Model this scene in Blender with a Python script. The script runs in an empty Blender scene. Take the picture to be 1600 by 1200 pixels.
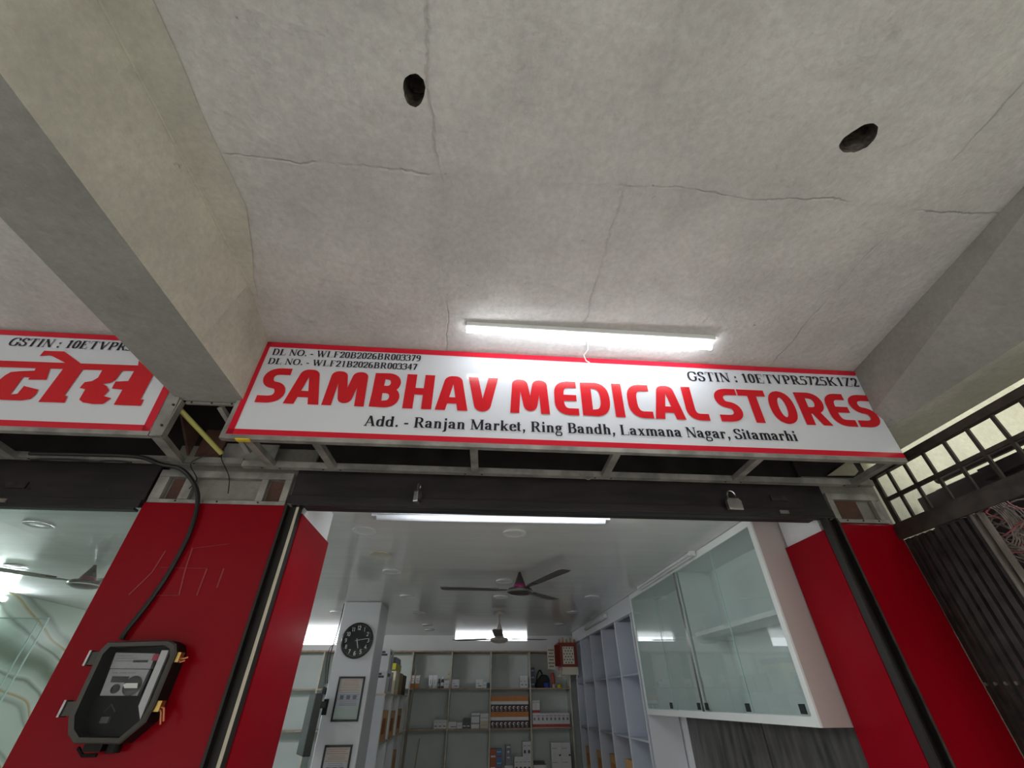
import bpy, math, random
from mathutils import Vector, Matrix
random.seed(7)
SC = bpy.context.scene
COL = SC.collection
PI = math.pi
CH = 1.75            # eye height above the walkway; everything below is written relative to the eye, then lifted by CH

# ------------------------------------------------------------------ camera
cam_d = bpy.data.cameras.new('camera')
cam = bpy.data.objects.new('camera', cam_d)
COL.objects.link(cam)
cam_d.sensor_width = 36.0
cam_d.lens = 36.0 * 658.03 / 1600.0
cam_d.clip_start = 0.02
_p, _y, _r = (math.radians(a) for a in (36.892, 4.916, -0.354))
_f = Vector((math.sin(_y) * math.cos(_p), math.cos(_y) * math.cos(_p), math.sin(_p)))
_x = Vector((math.cos(_y), -math.sin(_y), 0))
_u = _x.cross(_f)
_x, _u = _x * math.cos(_r) + _u * math.sin(_r), -_x * math.sin(_r) + _u * math.cos(_r)
cam.matrix_world = Matrix(((_x.x, _u.x, -_f.x, 0), (_x.y, _u.y, -_f.y, 0), (_x.z, _u.z, -_f.z, CH), (0, 0, 0, 1)))
SC.camera = cam

# ------------------------------------------------------------------ sky, exposure
SC.view_settings.view_transform = 'Standard'
SC.view_settings.look = 'None'
SC.view_settings.gamma = 1.0
SC.view_settings.use_curve_mapping = False
SC.view_settings.exposure = 0.0
wd = bpy.data.worlds.new('overcast_sky')
SC.world = wd
wd.use_nodes = True
bg = wd.node_tree.nodes['Background']
bg.inputs['Color'].default_value = (0.95, 0.98, 1.0, 1)
bg.inputs['Strength'].default_value = 4.3
SC.cycles.max_bounces = 10
SC.cycles.diffuse_bounces = 6
SC.cycles.transparent_max_bounces = 16
SC.cycles.caustics_reflective = False
SC.cycles.caustics_refractive = False
TUBE_W = 17.0         # the lit tube over the sign
SHOP_TUBE_W = 300.0     # lit tubes inside the shop

# ------------------------------------------------------------------ materials
MATS = {}
def mat(name, col, rough=0.6, metal=0.0, var=0.0, scale=8.0, bump=0.0, bscale=60.0, spec=0.5, coat=0.0, col2=None, stretch=None, emit=0.0, detail=6.0, lo=.35, hi=.65):
    m = bpy.data.materials.new(name)
    m.use_nodes = True
    nt = m.node_tree; N = nt.nodes; L = nt.links
    b = N['Principled BSDF']
    b.inputs['Base Color'].default_value = (*col, 1)
    b.inputs['Roughness'].default_value = rough
    b.inputs['Metallic'].default_value = metal
    b.inputs['Specular IOR Level'].default_value = spec
    b.inputs['Coat Weight'].default_value = coat
    b.inputs['Coat Roughness'].default_value = 0.06
    if emit:
        b.inputs['Emission Color'].default_value = (*col, 1)
        b.inputs['Emission Strength'].default_value = emit
    if var or bump or col2:
        tc = N.new('ShaderNodeTexCoord'); mp = N.new('ShaderNodeMapping')
        L.new(tc.outputs['Object'], mp.inputs['Vector'])
        if stretch: mp.inputs['Scale'].default_value = stretch
    if var or col2:
        n = N.new('ShaderNodeTexNoise'); n.inputs['Scale'].default_value = scale; n.inputs['Detail'].default_value = detail
        L.new(mp.outputs['Vector'], n.inputs['Vector'])
        rp = N.new('ShaderNodeValToRGB')
        c2 = col2 or tuple(max(0, c * (1 - var)) for c in col)
        c1 = col if col2 else tuple(min(1, c * (1 + var * .6)) for c in col)
        rp.color_ramp.elements[0].position = lo; rp.color_ramp.elements[1].position = hi
        rp.color_ramp.elements[0].color = (*c2, 1); rp.color_ramp.elements[1].color = (*c1, 1)
        L.new(n.outputs['Fac'], rp.inputs['Fac']); L.new(rp.outputs['Color'], b.inputs['Base Color'])
    if bump:
        n2 = N.new('ShaderNodeTexNoise'); n2.inputs['Scale'].default_value = bscale; n2.inputs['Detail'].default_value = 8
        L.new(mp.outputs['Vector'], n2.inputs['Vector'])
        bp = N.new('ShaderNodeBump'); bp.inputs['Strength'].default_value = bump; bp.inputs['Distance'].default_value = 0.01
        L.new(n2.outputs['Fac'], bp.inputs['Height']); L.new(bp.outputs['Normal'], b.inputs['Normal'])
    MATS[name] = m
    return m

def plaster(name, base, dirt, seams_x=(), seams_y=(), grain=(0.35, 70.0), blot=2.2, speck=1.0):
    """Hand-trowelled cement plaster: soft blotches, dark specks, board seams with wandering edges."""
    m = bpy.data.materials.new(name); m.use_nodes = True
    nt = m.node_tree; N = nt.nodes; L = nt.links; b = N['Principled BSDF']
    b.inputs['Roughness'].default_value = 0.85; b.inputs['Specular IOR Level'].default_value = 0.25
    tc = N.new('ShaderNodeTexCoord')
    def noise(scale, detail=6, rough=.55):
        n = N.new('ShaderNodeTexNoise'); n.inputs['Scale'].default_value = scale
        n.inputs['Detail'].default_value = detail; n.inputs['Roughness'].default_value = rough
        L.new(tc.outputs['Object'], n.inputs['Vector']); return n.outputs['Fac']
    def ramp(fac, p0, p1, c0, c1):
        r = N.new('ShaderNodeValToRGB'); r.color_ramp.elements[0].position = p0; r.color_ramp.elements[1].position = p1
        r.color_ramp.elements[0].color = (*c0, 1); r.color_ramp.elements[1].color = (*c1, 1)
        L.new(fac, r.inputs['Fac']); return r.outputs['Color']
    def math_(op, a, c=None, d=None):
        n = N.new('ShaderNodeMath'); n.operation = op
        for i, v in enumerate((a, c, d)):
            if v is None: continue
            if isinstance(v, (int, float)): n.inputs[i].default_value = v
            else: L.new(v, n.inputs[i])
        return n.outputs[0]
    def mix(fac, a, c):
        n = N.new('ShaderNodeMix'); n.data_type = 'RGBA'
        L.new(fac, n.inputs[0]) if not isinstance(fac, float) else setattr(n.inputs[0], 'default_value', fac)
        for i, v in ((6, a), (7, c)):
            if isinstance(v, tuple): n.inputs[i].default_value = (*v, 1)
            else: L.new(v, n.inputs[i])
        return n.outputs[2]
    dark = tuple(c * .80 for c in base)
    col = ramp(noise(blot, 5, .6), .32, .68, dark, base)
    sp = ramp(noise(16, 3, .7), .68, .76, (0, 0, 0), (1, 1, 1))
    sp2 = ramp(noise(3.1, 2), .5, .66, (0, 0, 0), (1, 1, 1))
    spk = math_('MULTIPLY', math_('MULTIPLY', sp, sp2), .45 * speck)
    col = mix(spk, col, dirt)
    sm = ramp(noise(5.5, 7, .75), .60, .78, (0, 0, 0), (1, 1, 1))
    col = mix(math_('MULTIPLY', sm, .22 * speck), col, dirt)
    fine = ramp(noise(38, 6, .7), .35, .65, (.90, .90, .90), (1.06, 1.06, 1.06))
    mm = N.new('ShaderNodeMix'); mm.data_type = 'RGBA'; mm.blend_type = 'MULTIPLY'; mm.inputs[0].default_value = 1.0
    L.new(col, mm.inputs[6]); L.new(fine, mm.inputs[7]); col = mm.outputs[2]
    sep = N.new('ShaderNodeSeparateXYZ'); L.new(tc.outputs['Object'], sep.inputs[0])
    wob = math_('MULTIPLY_ADD', noise(3.0, 6, .65), .10, -.05)
    brk = ramp(noise(2.6, 4), .46, .60, (.04, .04, .04), (1, 1, 1))
    h = noise(grain[1], 8, .6)
    hgt = math_('MULTIPLY', h, .25)
    hgt = math_('MULTIPLY_ADD', noise(9, 4), 1.3, hgt)
    hgt = math_('MULTIPLY_ADD', noise(2.2, 3), 2.0, hgt)
    for ax, vals in (('X', seams_x), ('Y', seams_y)):
        for v in vals:
            d = math_('ABSOLUTE', math_('ADD', math_('SUBTRACT', sep.outputs[ax], v), wob))
            ln = math_('MULTIPLY', math_('SUBTRACT', 1.0, math_('MINIMUM', math_('DIVIDE', d, .007), 1.0)), brk)
            wide = math_('SUBTRACT', 1.0, math_('MINIMUM', math_('DIVIDE', d, .05), 1.0))
            col = mix(math_('MULTIPLY', ln, .13), col, dirt)
            col = mix(math_('MULTIPLY', wide, .05), col, dirt)
            hgt = math_('SUBTRACT', hgt, math_('MULTIPLY', ln, .5))
    L.new(col, b.inputs['Base Color'])
    bp = N.new('ShaderNodeBump'); bp.inputs['Strength'].default_value = grain[0]; bp.inputs['Distance'].default_value = .012
    L.new(hgt, bp.inputs['Height']); L.new(bp.outputs['Normal'], b.inputs['Normal'])
    MATS[name] = m
    return m

def glass(name, tint=(.9, .97, .95), refl=1.0):
    m = bpy.data.materials.new(name); m.use_nodes = True
    nt = m.node_tree; N = nt.nodes; L = nt.links
    N.remove(N['Principled BSDF'])
    t = N.new('ShaderNodeBsdfTransparent'); t.inputs['Color'].default_value = (*tint, 1)
    g = N.new('ShaderNodeBsdfGlossy'); g.inputs['Roughness'].default_value = .01
    f = N.new('ShaderNodeFresnel')
    ge = N.new('ShaderNodeNewGeometry'); io = N.new('ShaderNodeMath'); io.operation = 'MULTIPLY_ADD'   # same reflectance from both faces of a pane
    io.inputs[1].default_value = 1 / 1.5 - 1.5; io.inputs[2].default_value = 1.5
    L.new(ge.outputs['Backfacing'], io.inputs[0]); L.new(io.outputs[0], f.inputs['IOR'])
    mu = N.new('ShaderNodeMath'); mu.operation = 'MULTIPLY'; mu.inputs[1].default_value = refl; mu.use_clamp = True
    mx = N.new('ShaderNodeMixShader')
    L.new(f.outputs[0], mu.inputs[0]); L.new(mu.outputs[0], mx.inputs['Fac'])
    L.new(t.outputs[0], mx.inputs[1]); L.new(g.outputs[0], mx.inputs[2])
    L.new(mx.outputs[0], N['Material Output'].inputs['Surface'])
    MATS[name] = m
    return m

plaster('ceiling_plaster', (.665, .655, .64), (.10, .09, .085), seams_x=(-.215, .53, 1.75), seams_y=(.83, -.35), grain=(.75, 45.0), speck=1.6)
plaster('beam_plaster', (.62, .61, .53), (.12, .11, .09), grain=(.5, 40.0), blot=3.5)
plaster('beam_grey_shade', (.36, .36, .335), (.11, .10, .085), grain=(.5, 40.0), blot=3.0)  # greyer copy of the beam plaster, with the faces' shade in it
plaster('old_plaster', (.30, .285, .26), (.12, .10, .08), blot=6)
plaster('cream_wall', (.56, .54, .42), (.30, .26, .2), blot=2.0, speck=.6)
mat('broken_concrete', (.16, .14, .115), .95, var=.6, scale=25, bump=.9, bscale=40)
mat('dark_wood', (.11, .05, .035), .7, var=.6, scale=5, bump=.2)
mat('header_shade', (.020, .016, .016), .8, var=.5, scale=6)  # near-black tone holds the shade inside the sign boxes
mat('shop_white', (.74, .75, .77), .55, var=.03, scale=2)
mat('column_white', (.62, .64, .68), .5, var=.04, scale=2)
mat('pvc_ceiling', (.68, .70, .70), .14, var=.05, scale=2.0, stretch=(.5, 5, 1), bump=.12, bscale=3.0)
mat('floor_tile', (.42, .40, .37), .35, var=.15, scale=3)
mat('pavement', (.50, .48, .45), .8, var=.2, scale=3, bump=.2)
mat('red_panel', (.25, .0012, .008), .22, var=.05, scale=2, spec=.12)
mat('chalk', (.33, .06, .06), .9)
mat('shutter_steel', (.018, .014, .015), .5, .1, var=.5, scale=14, stretch=(.25, 1, 1), bump=.15, bscale=20)
mat('black_rubber', (.012, .012, .013), .5)
mat('guide_dark', (.02, .016, .014), .5, .3)
mat('cream_strip', (.55, .50, .40), .5)
mat('grimy_aluminium', (.33, .32, .30), .5, .3, var=.35, scale=9, bump=.05)
mat('screw_dark', (.05, .045, .04), .5, .6)
mat('banner_white', (.73, .755, .83), .09, spec=.5)
mat('banner_red', (.66, .012, .035), .20, spec=.45)
mat('banner_letter', (.66, .012, .022), .22, spec=.4)
mat('banner_black', (.012, .010, .018), .3)
mat('yellow_tube', (.55, .52, .16), .45)
mat('yellow_tape', (.8, .6, .03), .4)
mat('tube_lit', (.93, .98, 1.0), .4, emit=TUBE_W)
mat('shop_tube_lit', (.95, .98, 1.0), .4, emit=SHOP_TUBE_W)
mat('added_tube_lit', (.95, .98, 1.0), .4, emit=95.0)
mat('tube_off', (.70, .73, .76), .3)
mat('white_plastic', (.75, .76, .76), .4)
mat('batten_body', (.40, .42, .45), .6)
mat('cream_plastic', (.62, .58, .50), .35)
mat('fan_dark', (.05, .04, .04), .3, .2)
mat('fan_band', (.22, .01, .10), .35)
mat('fan_cream', (.52, .46, .43), .35)
mat('fan_blade_brown', (.10, .09, .085), .35)
mat('chrome', (.75, .75, .76), .18, 1.0)
mat('steel', (.45, .45, .46), .35, .9, var=.25, scale=20)
mat('brass', (.55, .38, .12), .35, .9)
mat('copper_wire', (.62, .25, .12), .4, .3)
mat('meter_black', (.008, .008, .008), .5, spec=.2)
mat('meter_edge', (.06, .057, .052), .5)
mat('meter_grey', (.36, .36, .38), .5, var=.08, scale=30)
mat('meter_pale', (.55, .55, .57), .5)
mat('meter_screen', (.02, .022, .024), .15)
mat('paper_white', (.80, .80, .80), .7)
mat('seal_red', (.35, .02, .06), .4)
glass('clear_cover', (.96, .97, .97), .12)
glass('cabinet_glass', (.95, .975, .97), 1.1)
glass('shopfront_glass', (.94, .98, .975), 1.2)
mat('cabinet_white', (.78, .82, .82), .4)
mat('cabinet_inside', (.70, .76, .75), .5)
mat('laminate_mauve', (.50, .44, .43), .45)
mat('rack_white', (.70, .73, .78), .4)
mat('rack_blue', (.54, .58, .67), .45)
mat('rack_grey', (.56, .60, .585), .55, var=.04, scale=3)
mat('ply_edge', (.42, .30, .22), .6, var=.25, scale=12)
mat('pale_edge', (.62, .55, .45), .6, var=.15, scale=12)
mat('slate_tile', (.15, .145, .14), .4, col2=(.05, .049, .05), scale=3.0, stretch=(1, 4.5, .9), detail=10)
mat('edge_green', (.55, .75, .70), .2)
mat('clock_face', (.012, .012, .013), .25)
mat('clock_mark', (.85, .85, .85), .5)
mat('frame_black', (.012, .012, .016), .35)
mat('cert_pink', (.58, .50, .48), .6)
mat('cert_mauve', (.50, .50, .56), .6)
mat('cert_green', (.46, .53, .49), .6)
mat('ink_red', (.45, .16, .12), .7)
mat('ink_brown', (.34, .22, .14), .7)
mat('ink_grey', (.22, .22, .26), .7)
mat('tv_screen', (.07, .085, .085), .5)
mat('tv_black', (.012, .018, .018), .4)
mat('box_white', (.76, .76, .79), .6)
mat('box_cream', (.60, .55, .42), .6)
mat('box_orange', (.62, .24, .07), .6)
mat('box_rust', (.45, .13, .05), .6)
mat('box_tan', (.72, .44, .20), .6)
mat('box_maroon', (.05, .010, .012), .5)
mat('box_red', (.45, .06, .05), .55)
mat('box_blue', (.06, .20, .42), .5)
mat('box_navy', (.03, .045, .09), .5)
mat('box_grey', (.26, .27, .30), .5)
mat('box_dark', (.06, .065, .075), .5)
mat('box_teal', (.03, .13, .15), .4)
mat('box_yellow', (.58, .52, .04), .5)
mat('book_gold', (.30, .22, .07), .6)
mat('book_dark', (.045, .025, .02), .6)
mat('book_cream', (.70, .63, .46), .6)
mat('bag_black', (.012, .012, .015), .7)
mat('bowl_blue', (.03, .06, .36), .35)
mat('temple_red', (.24, .03, .02), .45)
mat('temple_cream', (.66, .62, .52), .5)
mat('temple_gold', (.48, .28, .12), .4)
mat('pink_flower', (.65, .15, .25), .6)
mat('bamboo', (.36, .29, .19), .6)
mat('grille_paint', (.048, .037, .030), .55, .2, var=.4, scale=18)
mat('gate_paint', (.034, .027, .025), .6, .2, var=.5, scale=16, bump=.2, bscale=60)
mat('gate_edge', (.20, .17, .15), .5, .3, var=.3, scale=12)
mat('cable_grey', (.30, .25, .23), .6, var=.3, scale=40)
mat('cable_red', (.40, .10, .11), .6)
mat('pipe_dark', (.035, .022, .026), .5, var=.4, scale=8)
def marble():
    m = mat('marble_panel', (.5, .6, .52), .15)
    nt = m.node_tree; N = nt.nodes; L = nt.links; b = N['Principled BSDF']
    tc = N.new('ShaderNodeTexCoord'); mp = N.new('ShaderNodeMapping'); mp.inputs['Rotation'].default_value = (.75, .1, .1)
    mp.inputs['Scale'].default_value = (1, 1, 1.6)
    w = N.new('ShaderNodeTexWave'); w.wave_type = 'BANDS'; w.bands_direction = 'Z'; w.inputs['Scale'].default_value = .23
    w.inputs['Distortion'].default_value = 7.0; w.inputs['Detail'].default_value = 4; w.inputs['Detail Scale'].default_value = .7
    r = N.new('ShaderNodeValToRGB'); cr = r.color_ramp
    cr.elements[0].position = .0; cr.elements[0].color = (.13, .19, .13, 1)
    cr.elements[1].position = 1.0; cr.elements[1].color = (.60, .72, .62, 1)
    for p, c in ((.10, (.40, .50, .42)), (.22, (.62, .72, .64)), (.30, (.20, .25, .20)), (.36, (.55, .66, .57)), (.55, (.64, .73, .66)), (.62, (.45, .33, .12)), (.66, (.60, .69, .61)), (.80, (.30, .36, .31)), (.86, (.58, .69, .60))):
        e = cr.elements.new(p); e.color = (*c, 1)
    L.new(tc.outputs['Object'], mp.inputs[0]); L.new(mp.outputs[0], w.inputs['Vector']); L.new(w.outputs['Fac'], r.inputs['Fac']); L.new(r.outputs['Color'], b.inputs['Base Color'])
marble()

# ------------------------------------------------------------------ mesh building
class MB:
    def __init__(s): s.v = []; s.f = []; s.m = []; s.T = None
    def add(s, vs, fs, m=0):
        o = len(s.v)
        for v in vs:
            v = Vector(v); s.v.append(s.T @ v if s.T else v)
        for f in fs: s.f.append([o + i for i in f]); s.m.append(m)
        return s
    def box(s, x0, x1, y0, y1, z0, z1, m=0):
        vs = [(x, y, z) for z in (z0, z1) for y in (y0, y1) for x in (x0, x1)]
        return s.add(vs, [(0, 2, 3, 1), (4, 5, 7, 6), (0, 1, 5, 4), (2, 6, 7, 3), (0, 4, 6, 2), (1, 3, 7, 5)], m)
    def hexa(s, b4, t4, m=0):
        return s.add(list(b4) + list(t4), [(3, 2, 1, 0), (4, 5, 6, 7), (0, 1, 5, 4), (1, 2, 6, 5), (2, 3, 7, 6), (3, 0, 4, 7)], m)
    def bar(s, p0, p1, w, h, m=0, up=(0, 0, 1)):
        p0 = Vector(p0); p1 = Vector(p1); d = (p1 - p0).normalized(); up = Vector(up)
        if abs(d.dot(up)) > .98: up = Vector((0, 1, 0))
        a = d.cross(up).normalized() * w / 2; b = a.cross(d).normalized() * h / 2
        q = [p0 - a - b, p0 + a - b, p0 + a + b, p0 - a + b]
        r = [v + (p1 - p0) for v in q]
        return s.hexa(q, r, m)
    def prism(s, pts, d, m=0, side=None):
        """polygon of 3-D points pushed along vector d"""
        n = len(pts); d = Vector(d); a = [Vector(p) for p in pts]; b = [p + d for p in a]
        s.add(a + b, [tuple(range(n))[::-1], tuple(range(n, 2 * n))], m)
        o = len(s.v) - 2 * n
        for i in range(n):
            j = (i + 1) % n; s.f.append([o + i, o + j, o + n + j, o + n + i]); s.m.append(m if side is None else side)
        return s
    def poly(s, pts, m=0): return s.add(pts, [tuple(range(len(pts)))], m)
    def tube(s, path, r, n=8, m=0, closed=False):
        P = [Vector(p) for p in path]; k = len(P); rs = r if isinstance(r, (list, tuple)) else [r] * k
        prev = None; vs = []
        for i in range(k):
            if closed: t = (P[(i + 1) % k] - P[i - 1])
            else: t = P[min(i + 1, k - 1)] - P[max(i - 1, 0)]
            t = t.normalized() if t.length > 1e-9 else Vector((0, 0, 1))
            if prev is None:
                a = t.orthogonal().normalized()
            else:
                a = (prev - t * prev.dot(t)); a = a.normalized() if a.length > 1e-6 else t.orthogonal().normalized()
            prev = a; b = t.cross(a)
            for q in range(n):
                an = 2 * PI * q / n; vs.append(P[i] + (a * math.cos(an) + b * math.sin(an)) * rs[i])
        fs = []
        for i in range(k if closed else k - 1):
            j = (i + 1) % k
            for q in range(n):
                w = (q + 1) % n; fs.append((i * n + q, i * n + w, j * n + w, j * n + q))
        if not closed: fs += [tuple(range(n))[::-1], tuple(range((k - 1) * n, k * n))]
        return s.add(vs, fs, m)
    def cyl(s, p0, p1, r0, r1=None, n=16, m=0):
        return s.tube([p0, p1], [r0, r0 if r1 is None else r1], n, m)
    def lathe(s, c, prof, n=24, m=0, axis='Z'):
        c = Vector(c); vs = []; fs = []
        for r, z in prof:
            for q in range(n):
                a = 2 * PI * q / n; x, y = r * math.cos(a), r * math.sin(a)
                vs.append(c + (Vector((x, y, z)) if axis == 'Z' else Vector((x, -z, y)) if axis == 'Y' else Vector((z, x, y))))
        for i in range(len(prof) - 1):
            for q in range(n):
                w = (q + 1) % n; fs.append((i * n + q, i * n + w, (i + 1) * n + w, (i + 1) * n + q))
        fs += [tuple(range(n))[::-1], tuple(range((len(prof) - 1) * n, len(prof) * n))]
        return s.add(vs, fs, m)
    def build(s, name, mats, parent=None, smooth=False, bevel=0.0, origin=None):
        me = bpy.data.meshes.new(name)
        if parent is not None:
            o = Vector(ORG[parent.name])
        elif origin is not None: o = Vector(origin)
        else:
            xs = [v.x for v in s.v]; ys = [v.y for v in s.v]; zs = [v.z for v in s.v]
            o = Vector(((min(xs) + max(xs)) / 2, (min(ys) + max(ys)) / 2, min(zs)))
        me.from_pydata([tuple(v - o) for v in s.v], [], s.f)
        for m in ([mats] if isinstance(mats, str) else mats): me.materials.append(MATS[m])
        me.polygons.foreach_set('material_index', s.m)
        me.update()
        import bmesh
        bm = bmesh.new(); bm.from_mesh(me); bmesh.ops.recalc_face_normals(bm, faces=bm.faces); bm.to_mesh(me); bm.free()
        ob = bpy.data.objects.new(name, me); COL.objects.link(ob)
        ORG[ob.name] = o
        if parent is not None:
            ob.parent = parent; ob.location = (0, 0, 0); ORG[ob.name] = ORG[parent.name]
        else: ob.location = o
        if smooth:
            me.polygons.foreach_set('use_smooth', [True] * len(me.polygons)); me.set_sharp_from_angle(angle=math.radians(38))
        if bevel:
            bv = ob.modifiers.new('edge', 'BEVEL'); bv.width = bevel; bv.segments = 2; bv.limit_method = 'ANGLE'
        return ob
ORG = {}

def tag(o, label, cat=None, group=None, kind=None):
    o['label'] = label
    if cat: o['category'] = cat
    if group: o['group'] = group
    if kind: o['kind'] = kind
    return o
def thing(name, label, cat, loc, group=None):
    o = bpy.data.objects.new(name, None); COL.objects.link(o); o.location = loc; o.empty_display_size = .05
    ORG[o.name] = Vector(loc)
    return tag(o, label, cat, group)
def struct(o, label, cat='building part'): return tag(o, label, cat, None, 'structure')
def copy_tree(o, parent=None):
    c = o.copy(); COL.objects.link(c)
    if parent: c.parent = parent; c.matrix_parent_inverse = Matrix()
    for ch in o.children: copy_tree(ch, c)
    ORG[c.name] = ORG[o.name]
    return c

# ------------------------------------------------------------------ the setting outside
ZC = 1.637      # walkway ceiling
ZI = 1.0        # ceiling inside the shop
ZF = -CH
def ceiling_slab():
    import bmesh
    bm = bmesh.new()
    X0, X1, Y0, Y1 = -5.5, 2.6, -2.3, 2.36
    def ring(pts): 
        vs = [bm.verts.new((x, y, ZC)) for x, y in pts]
        return vs, [bm.edges.new((vs[i], vs[(i + 1) % len(vs)])) for i in range(len(vs))]
    rnd = random.Random(3)
    def hole(cx, cy, rx, ry, rot, seed):
        r = random.Random(seed); out = []
        for i in range(26):
            a = 2 * PI * i / 26; k = 1 + .06 * math.sin(2 * a + seed) + .05 * math.sin(3 * a + 2 * seed) + r.uniform(-.035, .035); x = rx * k * math.cos(a); y = ry * k * math.sin(a)
            out.append((cx + x * math.cos(rot) - y * math.sin(rot), cy + x * math.sin(rot) + y * math.cos(rot)))
        return out
    h1 = hole(-.275, .562, .038, .047, .3, 5); h2 = hole(1.332, .588, .058, .050, -.2, 9)
    ov, oe = ring([(X0, Y0), (X1, Y0), (X1, Y1), (X0, Y1)])
    a, ae = ring(h1); b, be = ring(h2)
    bmesh.ops.triangle_fill(bm, use_beauty=True, use_dissolve=False, edges=oe + ae + be)
    for f in bm.faces: f.material_index = 0
    for vs, sd in ((a, 1), (b, 2)):
        r = random.Random(sd); prev = vs
        cx = sum(v.co.x for v in vs) / len(vs); cy = sum(v.co.y for v in vs) / len(vs)
        for k, dz in enumerate((.02, .05, .09, .13)):
            nv = []
            for v in vs:
                sc = 1.06 + r.uniform(-.05, .07)
                nv.append(bm.verts.new((cx + (v.co.x - cx) * sc, cy + (v.co.y - cy) * sc, ZC + dz)))
            for i in range(len(vs)):
                j = (i + 1) % len(vs); f = bm.faces.new((prev[i], prev[j], nv[j], nv[i])); f.material_index = 1
            prev = nv
        f = bm.faces.new(prev); f.material_index = 1
    top = [bm.verts.new((x, y, ZC + .16)) for x, y in ((X0, Y0), (X1, Y0), (X1, Y1), (X0, Y1))]
    bm.faces.new(top)
    for i in range(4):
        j = (i + 1) % 4; bm.faces.new((ov[i], ov[j], top[j], top[i]))
    bmesh.ops.recalc_face_normals(bm, faces=bm.faces)
    me = bpy.data.meshes.new('ceiling'); bm.to_mesh(me); bm.free()
    me.materials.append(MATS['ceiling_plaster']); me.materials.append(MATS['broken_concrete'])
    o = bpy.data.objects.new('ceiling', me); COL.objects.link(o); ORG[o.name] = Vector()
    return o
struct(ceiling_slab(), 'grey plastered walkway ceiling with two broken holes', 'ceiling')
# thin trowelled strip beside the left beam, with a ragged edge
r_ = random.Random(4); edge = [(-1.012 + r_.uniform(-.007, .007) - max(0, i - 22) * .035, -1.6 + i * .12) for i in range(27)]
s = MB(); s.prism([(-1.17, -1.6, ZC - .006)] + [(x, y, ZC - .006) for x, y in edge] + [(-1.17, edge[-1][1], ZC - .006)], (0, 0, .004))
struct(s.build('trim_1', 'beam_plaster', origin=(0, 0, 0)), 'thin plaster strip on the ceiling along the left beam', 'plaster strip')
s = MB(); s.tube([(-1.166, -2.2, ZC - .002), (-1.163, 1.45, ZC - .002)], .007, 8)
struct(s.build('trim_2', 'beam_plaster', origin=(0, 0, 0)), 'thin raised plaster line where the left beam meets the ceiling', 'plaster line')
s = MB()
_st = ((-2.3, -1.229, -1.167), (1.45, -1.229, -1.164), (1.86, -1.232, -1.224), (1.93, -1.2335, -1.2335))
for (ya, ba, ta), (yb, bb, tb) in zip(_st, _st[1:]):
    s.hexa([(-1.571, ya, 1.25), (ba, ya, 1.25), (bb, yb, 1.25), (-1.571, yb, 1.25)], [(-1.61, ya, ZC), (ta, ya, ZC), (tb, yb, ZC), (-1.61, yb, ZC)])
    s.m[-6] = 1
struct(s.build('concrete_beam', ['beam_plaster', 'beam_grey_shade'], origin=(0, 0, 0)), 'pale plastered concrete beam crossing the ceiling left of the sign', 'beam')
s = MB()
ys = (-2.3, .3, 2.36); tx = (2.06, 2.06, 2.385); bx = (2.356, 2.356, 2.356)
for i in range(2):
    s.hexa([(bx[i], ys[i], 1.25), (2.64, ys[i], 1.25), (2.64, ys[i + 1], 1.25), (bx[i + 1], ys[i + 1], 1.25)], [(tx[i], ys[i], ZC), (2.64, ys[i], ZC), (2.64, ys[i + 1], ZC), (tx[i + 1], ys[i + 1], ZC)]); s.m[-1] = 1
struct(s.build('concrete_beam', ['beam_plaster', 'beam_grey_shade'], origin=(0, 0, 0)), 'plastered concrete beam over the iron grille at the right', 'beam')
s = MB(); s.box(-60, 60, -80, 2.36, ZF - .1, ZF)
struct(s.build('pavement', 'pavement'), 'grey walkway and street ground', 'ground')
s = MB(); s.box(-26, 26, -16, -12, ZF, 7.0)  # unseen block added to keep low sky off the shop front
struct(s.build('wall_sky_block', 'old_plaster'), 'unseen building across the street, added to block low sky', 'building')
# building front
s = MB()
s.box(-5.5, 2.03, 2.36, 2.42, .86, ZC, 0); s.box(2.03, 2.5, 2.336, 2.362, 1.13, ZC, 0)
struct(s.build('wall_front', 'header_shade'), 'wall above the shutters behind the signs, shade put into its dark colour', 'wall')
s = MB(); s.box(-1.735, -.957, 2.365, 2.86, ZF, .86); s.box(-1.735, -.957, 2.336, 2.362, .848, 1.2, 1); s.box(-1.735, -.957, 2.42, 2.86, .86, ZI + .1)
struct(s.build('pillar', ['shop_white', 'old_plaster']), 'plastered pillar carrying the electricity meter, between the two shop openings', 'pillar')
s = MB(); s.box(2.045, 2.5, 2.365, 2.70, ZF, ZI + .1); s.box(2.045, 2.5, 2.336, 2.362, .83, 1.129, 1); s.box(2.5, 4.3, 2.40, 2.7, ZF, 3.2, 2)
struct(s.build('pillar', ['shop_white', 'old_plaster', 'cream_wall']), 'plastered pillar at the right end of the shop front with the cream wall beside it', 'pillar')
# passage beyond the grille
s = MB(); s.box(4.3, 4.45, -5, 2.7, ZF, 3.4)
struct(s.build('wall_right', 'cream_wall'), 'cream wall of the passage behind the iron grille', 'wall')
s = MB(); s.box(2.7, 4.28, -4.5, 2.38, ZF + .001, ZF + .02)  # unseen floor, added pale to bounce light onto the beam soffit
struct(s.build('floor', 'cream_wall'), 'unseen pale passage floor behind the iron grille, added to bounce light', 'floor')
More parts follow.
